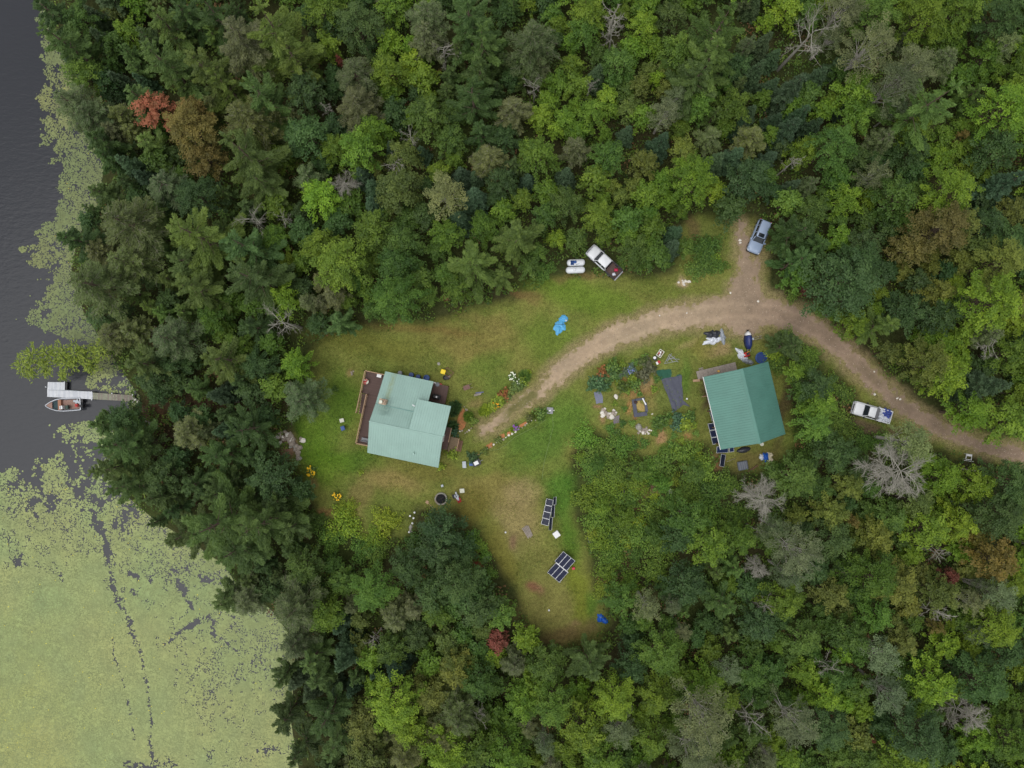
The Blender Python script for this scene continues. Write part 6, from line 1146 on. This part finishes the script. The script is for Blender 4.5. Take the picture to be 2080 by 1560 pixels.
# ---------------------------------------------------------------- garden plants
def plantlet(px, py, r, proto, col, label, name='garden_plant', cat='plant', hs=1.0):
    pr, ph, (cr_, st_, _) = PROTO[proto][fg.integers(4)]; x, y = W(px, py, .3); t = thing(name, label, cat, (x, y, 0), fg.uniform(0, 6.28)); s = r / pr * 1.2; t.scale = (s, s, s * hs)
    o = link(bpy.data.objects.new('foliage', cr_)); o.parent = t; o.color = (*(np.array(col) * (1.25, 1.2, 1.0)), 1)
    if st_: q = link(bpy.data.objects.new('stem', st_)); q.parent = t
    return t
def blooms(t, n, mat, r, size):
    mb = MB()
    for _ in range(n):
        a = random.uniform(0, 6.28); q = math.sqrt(random.random()) * r; x, y = q * math.cos(a), q * math.sin(a); z = r * .9 * (1 - .4 * q / r) + .12; mb.tube((x, y, z), (x, y, z + .06), size * .4, size, 6)
    part('blooms', mb, mat, t)
c_host = (.22, .31, .04); c_mid = (.10, .18, .04); c_dk = (.05, .105, .04); c_blue = (.10, .16, .13); c_rust = (.27, .12, .045)
M_by = pm('yellow_petals', lin(248, 196, 20), .6, .1); M_bo = pm('orange_petals', lin(240, 170, 16), .6, .1); M_bp = pm('purple_petals', lin(140, 84, 168), .6, .1); M_bw = pm('white_petals', lin(232, 236, 214), .6, .06); M_bb = pm('blue_violet_petals', lin(120, 130, 186), .6, .1)
for px_, py_, r_, pr_, c_, l_ in [
 (988, 832, .85, 'spiky', c_host, 'large spiky yellow-green plant at the driveway end of upper border'), (979, 838, .5, 'spiky', c_host, 'smaller spiky yellow-green plant at the upper border end'), (1015, 811, .7, 'shrub', c_host, 'yellow-green hosta above the orange flowers'), (1025, 800, .7, 'shrub', c_rust, 'rust-red leafy plant in the upper border'), (1037, 796, .5, 'shrub', (.14, .20, .05), 'pale green hosta above the rust-red plant'), (1047, 786, .7, 'shrub', (.13, .20, .06), 'green plant with white blooms in the upper border'), (1057, 780, .6, 'shrub', (.13, .20, .06), 'topmost green plant with white blooms in the upper border'), (1000, 824, .6, 'shrub', c_host, 'lime hosta left of the orange flower clump'), (1031, 804, .5, 'shrub', (.13, .20, .06), 'small green plant beside the rust-red plant'), (1062, 774, .6, 'shrub', c_host, 'lime plant near the upper border top'), (1072, 758, .5, 'spiky', c_host, 'small pale spiky plant at the very top of upper border'), (1066, 765, .9, 'spiky', c_mid, 'tall green spiky plant at the upper border top'),
 (952, 846, .75, 'spiky', (.11, .19, .03), 'yellow-green lily clump east of the mulch bed'), (961, 855, .55, 'shrub', (.16, .24, .05), 'round lime hosta east of the mulch bed'), (925, 826, .9, 'spiky', c_dk, 'dark green lily clump at the cabin east wall'), (921, 835, .8, 'spiky', c_dk, 'second dark green lily clump at the cabin east wall'), (920, 866, .8, 'spiky', c_dk, 'dark green clump left of the mulch bed end'), (922, 878, .6, 'shrub', (.04, .10, .06), 'dark blue-green plant above the wooden landing'), (918, 922, .7, 'shrub', c_host, 'lime plant below the wooden landing'), (896, 948, .5, 'shrub', c_host, 'lime plant at the cabin south-east corner'),
 (960, 928, .7, 'shrub', c_dk, 'dark green plant at the lower border end'), (985, 917, .5, 'shrub', (.12, .17, .04), 'yellowish plant in the lower border'), (1013, 894, .45, 'shrub', (.13, .18, .05), 'pale plant in the lower border middle'), (1041, 873, .4, 'spiky', c_host, 'small lime plant left of the purple flowers'), (1075, 849, .5, 'shrub', (.10, .12, .04), 'brownish plant at the lower border top'), (1086, 844, .55, 'spiky', (.10, .15, .03), 'green spiky plant near the grey box'), (1098, 840, .8, 'shrub', c_mid, 'green plant touching the grey box'),
 (1215, 775, .95, 'shrub', (.07, .15, .07), 'large blue-green garden plant at the garden west edge'), (1203, 782, .7, 'shrub', (.07, .15, .07), 'blue-green garden plant at far west of the garden'), (1225, 783, .8, 'shrub', (.07, .15, .07), 'blue-green plant above the blue-grey sheet'), (1245, 745, .9, 'shrub', c_mid, 'green bean plant at the garden north-west corner'), (1243, 762, 1.0, 'shrub', (.09, .17, .05), 'broad green plant below the bean plant'), (1224, 760, .8, 'shrub', c_rust, 'rust-coloured plant in the garden north-west'), (1282, 748, .55, 'shrub', c_blue, 'grey-blue flowering plant in the garden'), (1269, 757, .5, 'shrub', (.13, .19, .13), 'pale blue-green cabbage in the garden'), (1260, 764, .35, 'shrub', (.16, .22, .18), 'pale blue-green seedling left of the cabbage'), (1284, 770, .6, 'shrub', c_host, 'lime garden plant below the blue flowers'), (1290, 782, .8, 'shrub', c_mid, 'green garden plant above the straw bed'), (1266, 785, .8, 'shrub', (.09, .14, .03), 'yellowish-green garden plant left of the straw bed'), (1316, 745, .9, 'shrub', (.11, .12, .075), 'brown-purple leafy plant in the garden north'), (1308, 762, .8, 'shrub', (.11, .12, .075), 'dark withered plant right of lime garden plant'), (1305, 735, .7, 'shrub', (.09, .13, .04), 'feathery green plant left of the white crate'),
 (1390, 862, .9, 'shrub', c_host, 'lime garden plant left of the leaning solar panels'), (1376, 850, .8, 'shrub', (.07, .15, .09), 'blue-green garden plant below the fabric sheet'), (1376, 866, .7, 'shrub', (.07, .15, .09), 'blue-green garden plant above the bare soil patch'), (1400, 845, .8, 'shrub', c_mid, 'green garden plant below the fabric tail'), (1411, 862, .4, 'shrub', c_host, 'small lime plant near the shed panels'), (1345, 855, .9, 'shrub', c_mid, 'flat green leafy patch right of the boulder'), (1335, 862, .7, 'shrub', c_mid, 'flat green leafy patch near the rubble heap'), (680, 790, .4, 'shrub', c_mid, 'small green weed west of the deck stairs'), (733, 960, .35, 'shrub', c_host, 'small lime weed on the lawn south-west of cabin')]:
    plantlet(px_, py_, r_, pr_, c_, l_)
for px_, py_, r_, c_, m_, n_, l_ in [(1007, 824, .42, c_mid, M_bo, 26, 'bright orange-yellow flower clump in the upper border'), (1048, 868, .38, c_mid, M_bp, 26, 'purple flower clump in the lower border'), (1042, 765, .5, c_mid, M_bw, 18, 'white flowering plant above the upper border'), (1054, 778, .5, c_mid, M_bw, 9, 'white-dotted flower plant in the upper border'), (633, 957, .6, c_mid, M_by, 30, 'yellow flower clump on the lawn west edge'), (684, 1008, .5, (.12, .17, .03), M_by, 24, 'orange-yellow flower clump above the yellow-green bushes'), (1281, 752, .45, c_blue, M_bb, 26, 'blue-violet flower clump in the garden'), (1096, 844, .3, c_mid, M_bw, 4, 'small white flower by the grey box')]:
    blooms(plantlet(px_, py_, r_, 'shrub', c_, l_, 'flower_clump', 'flowers'), n_, m_, .62, .10)
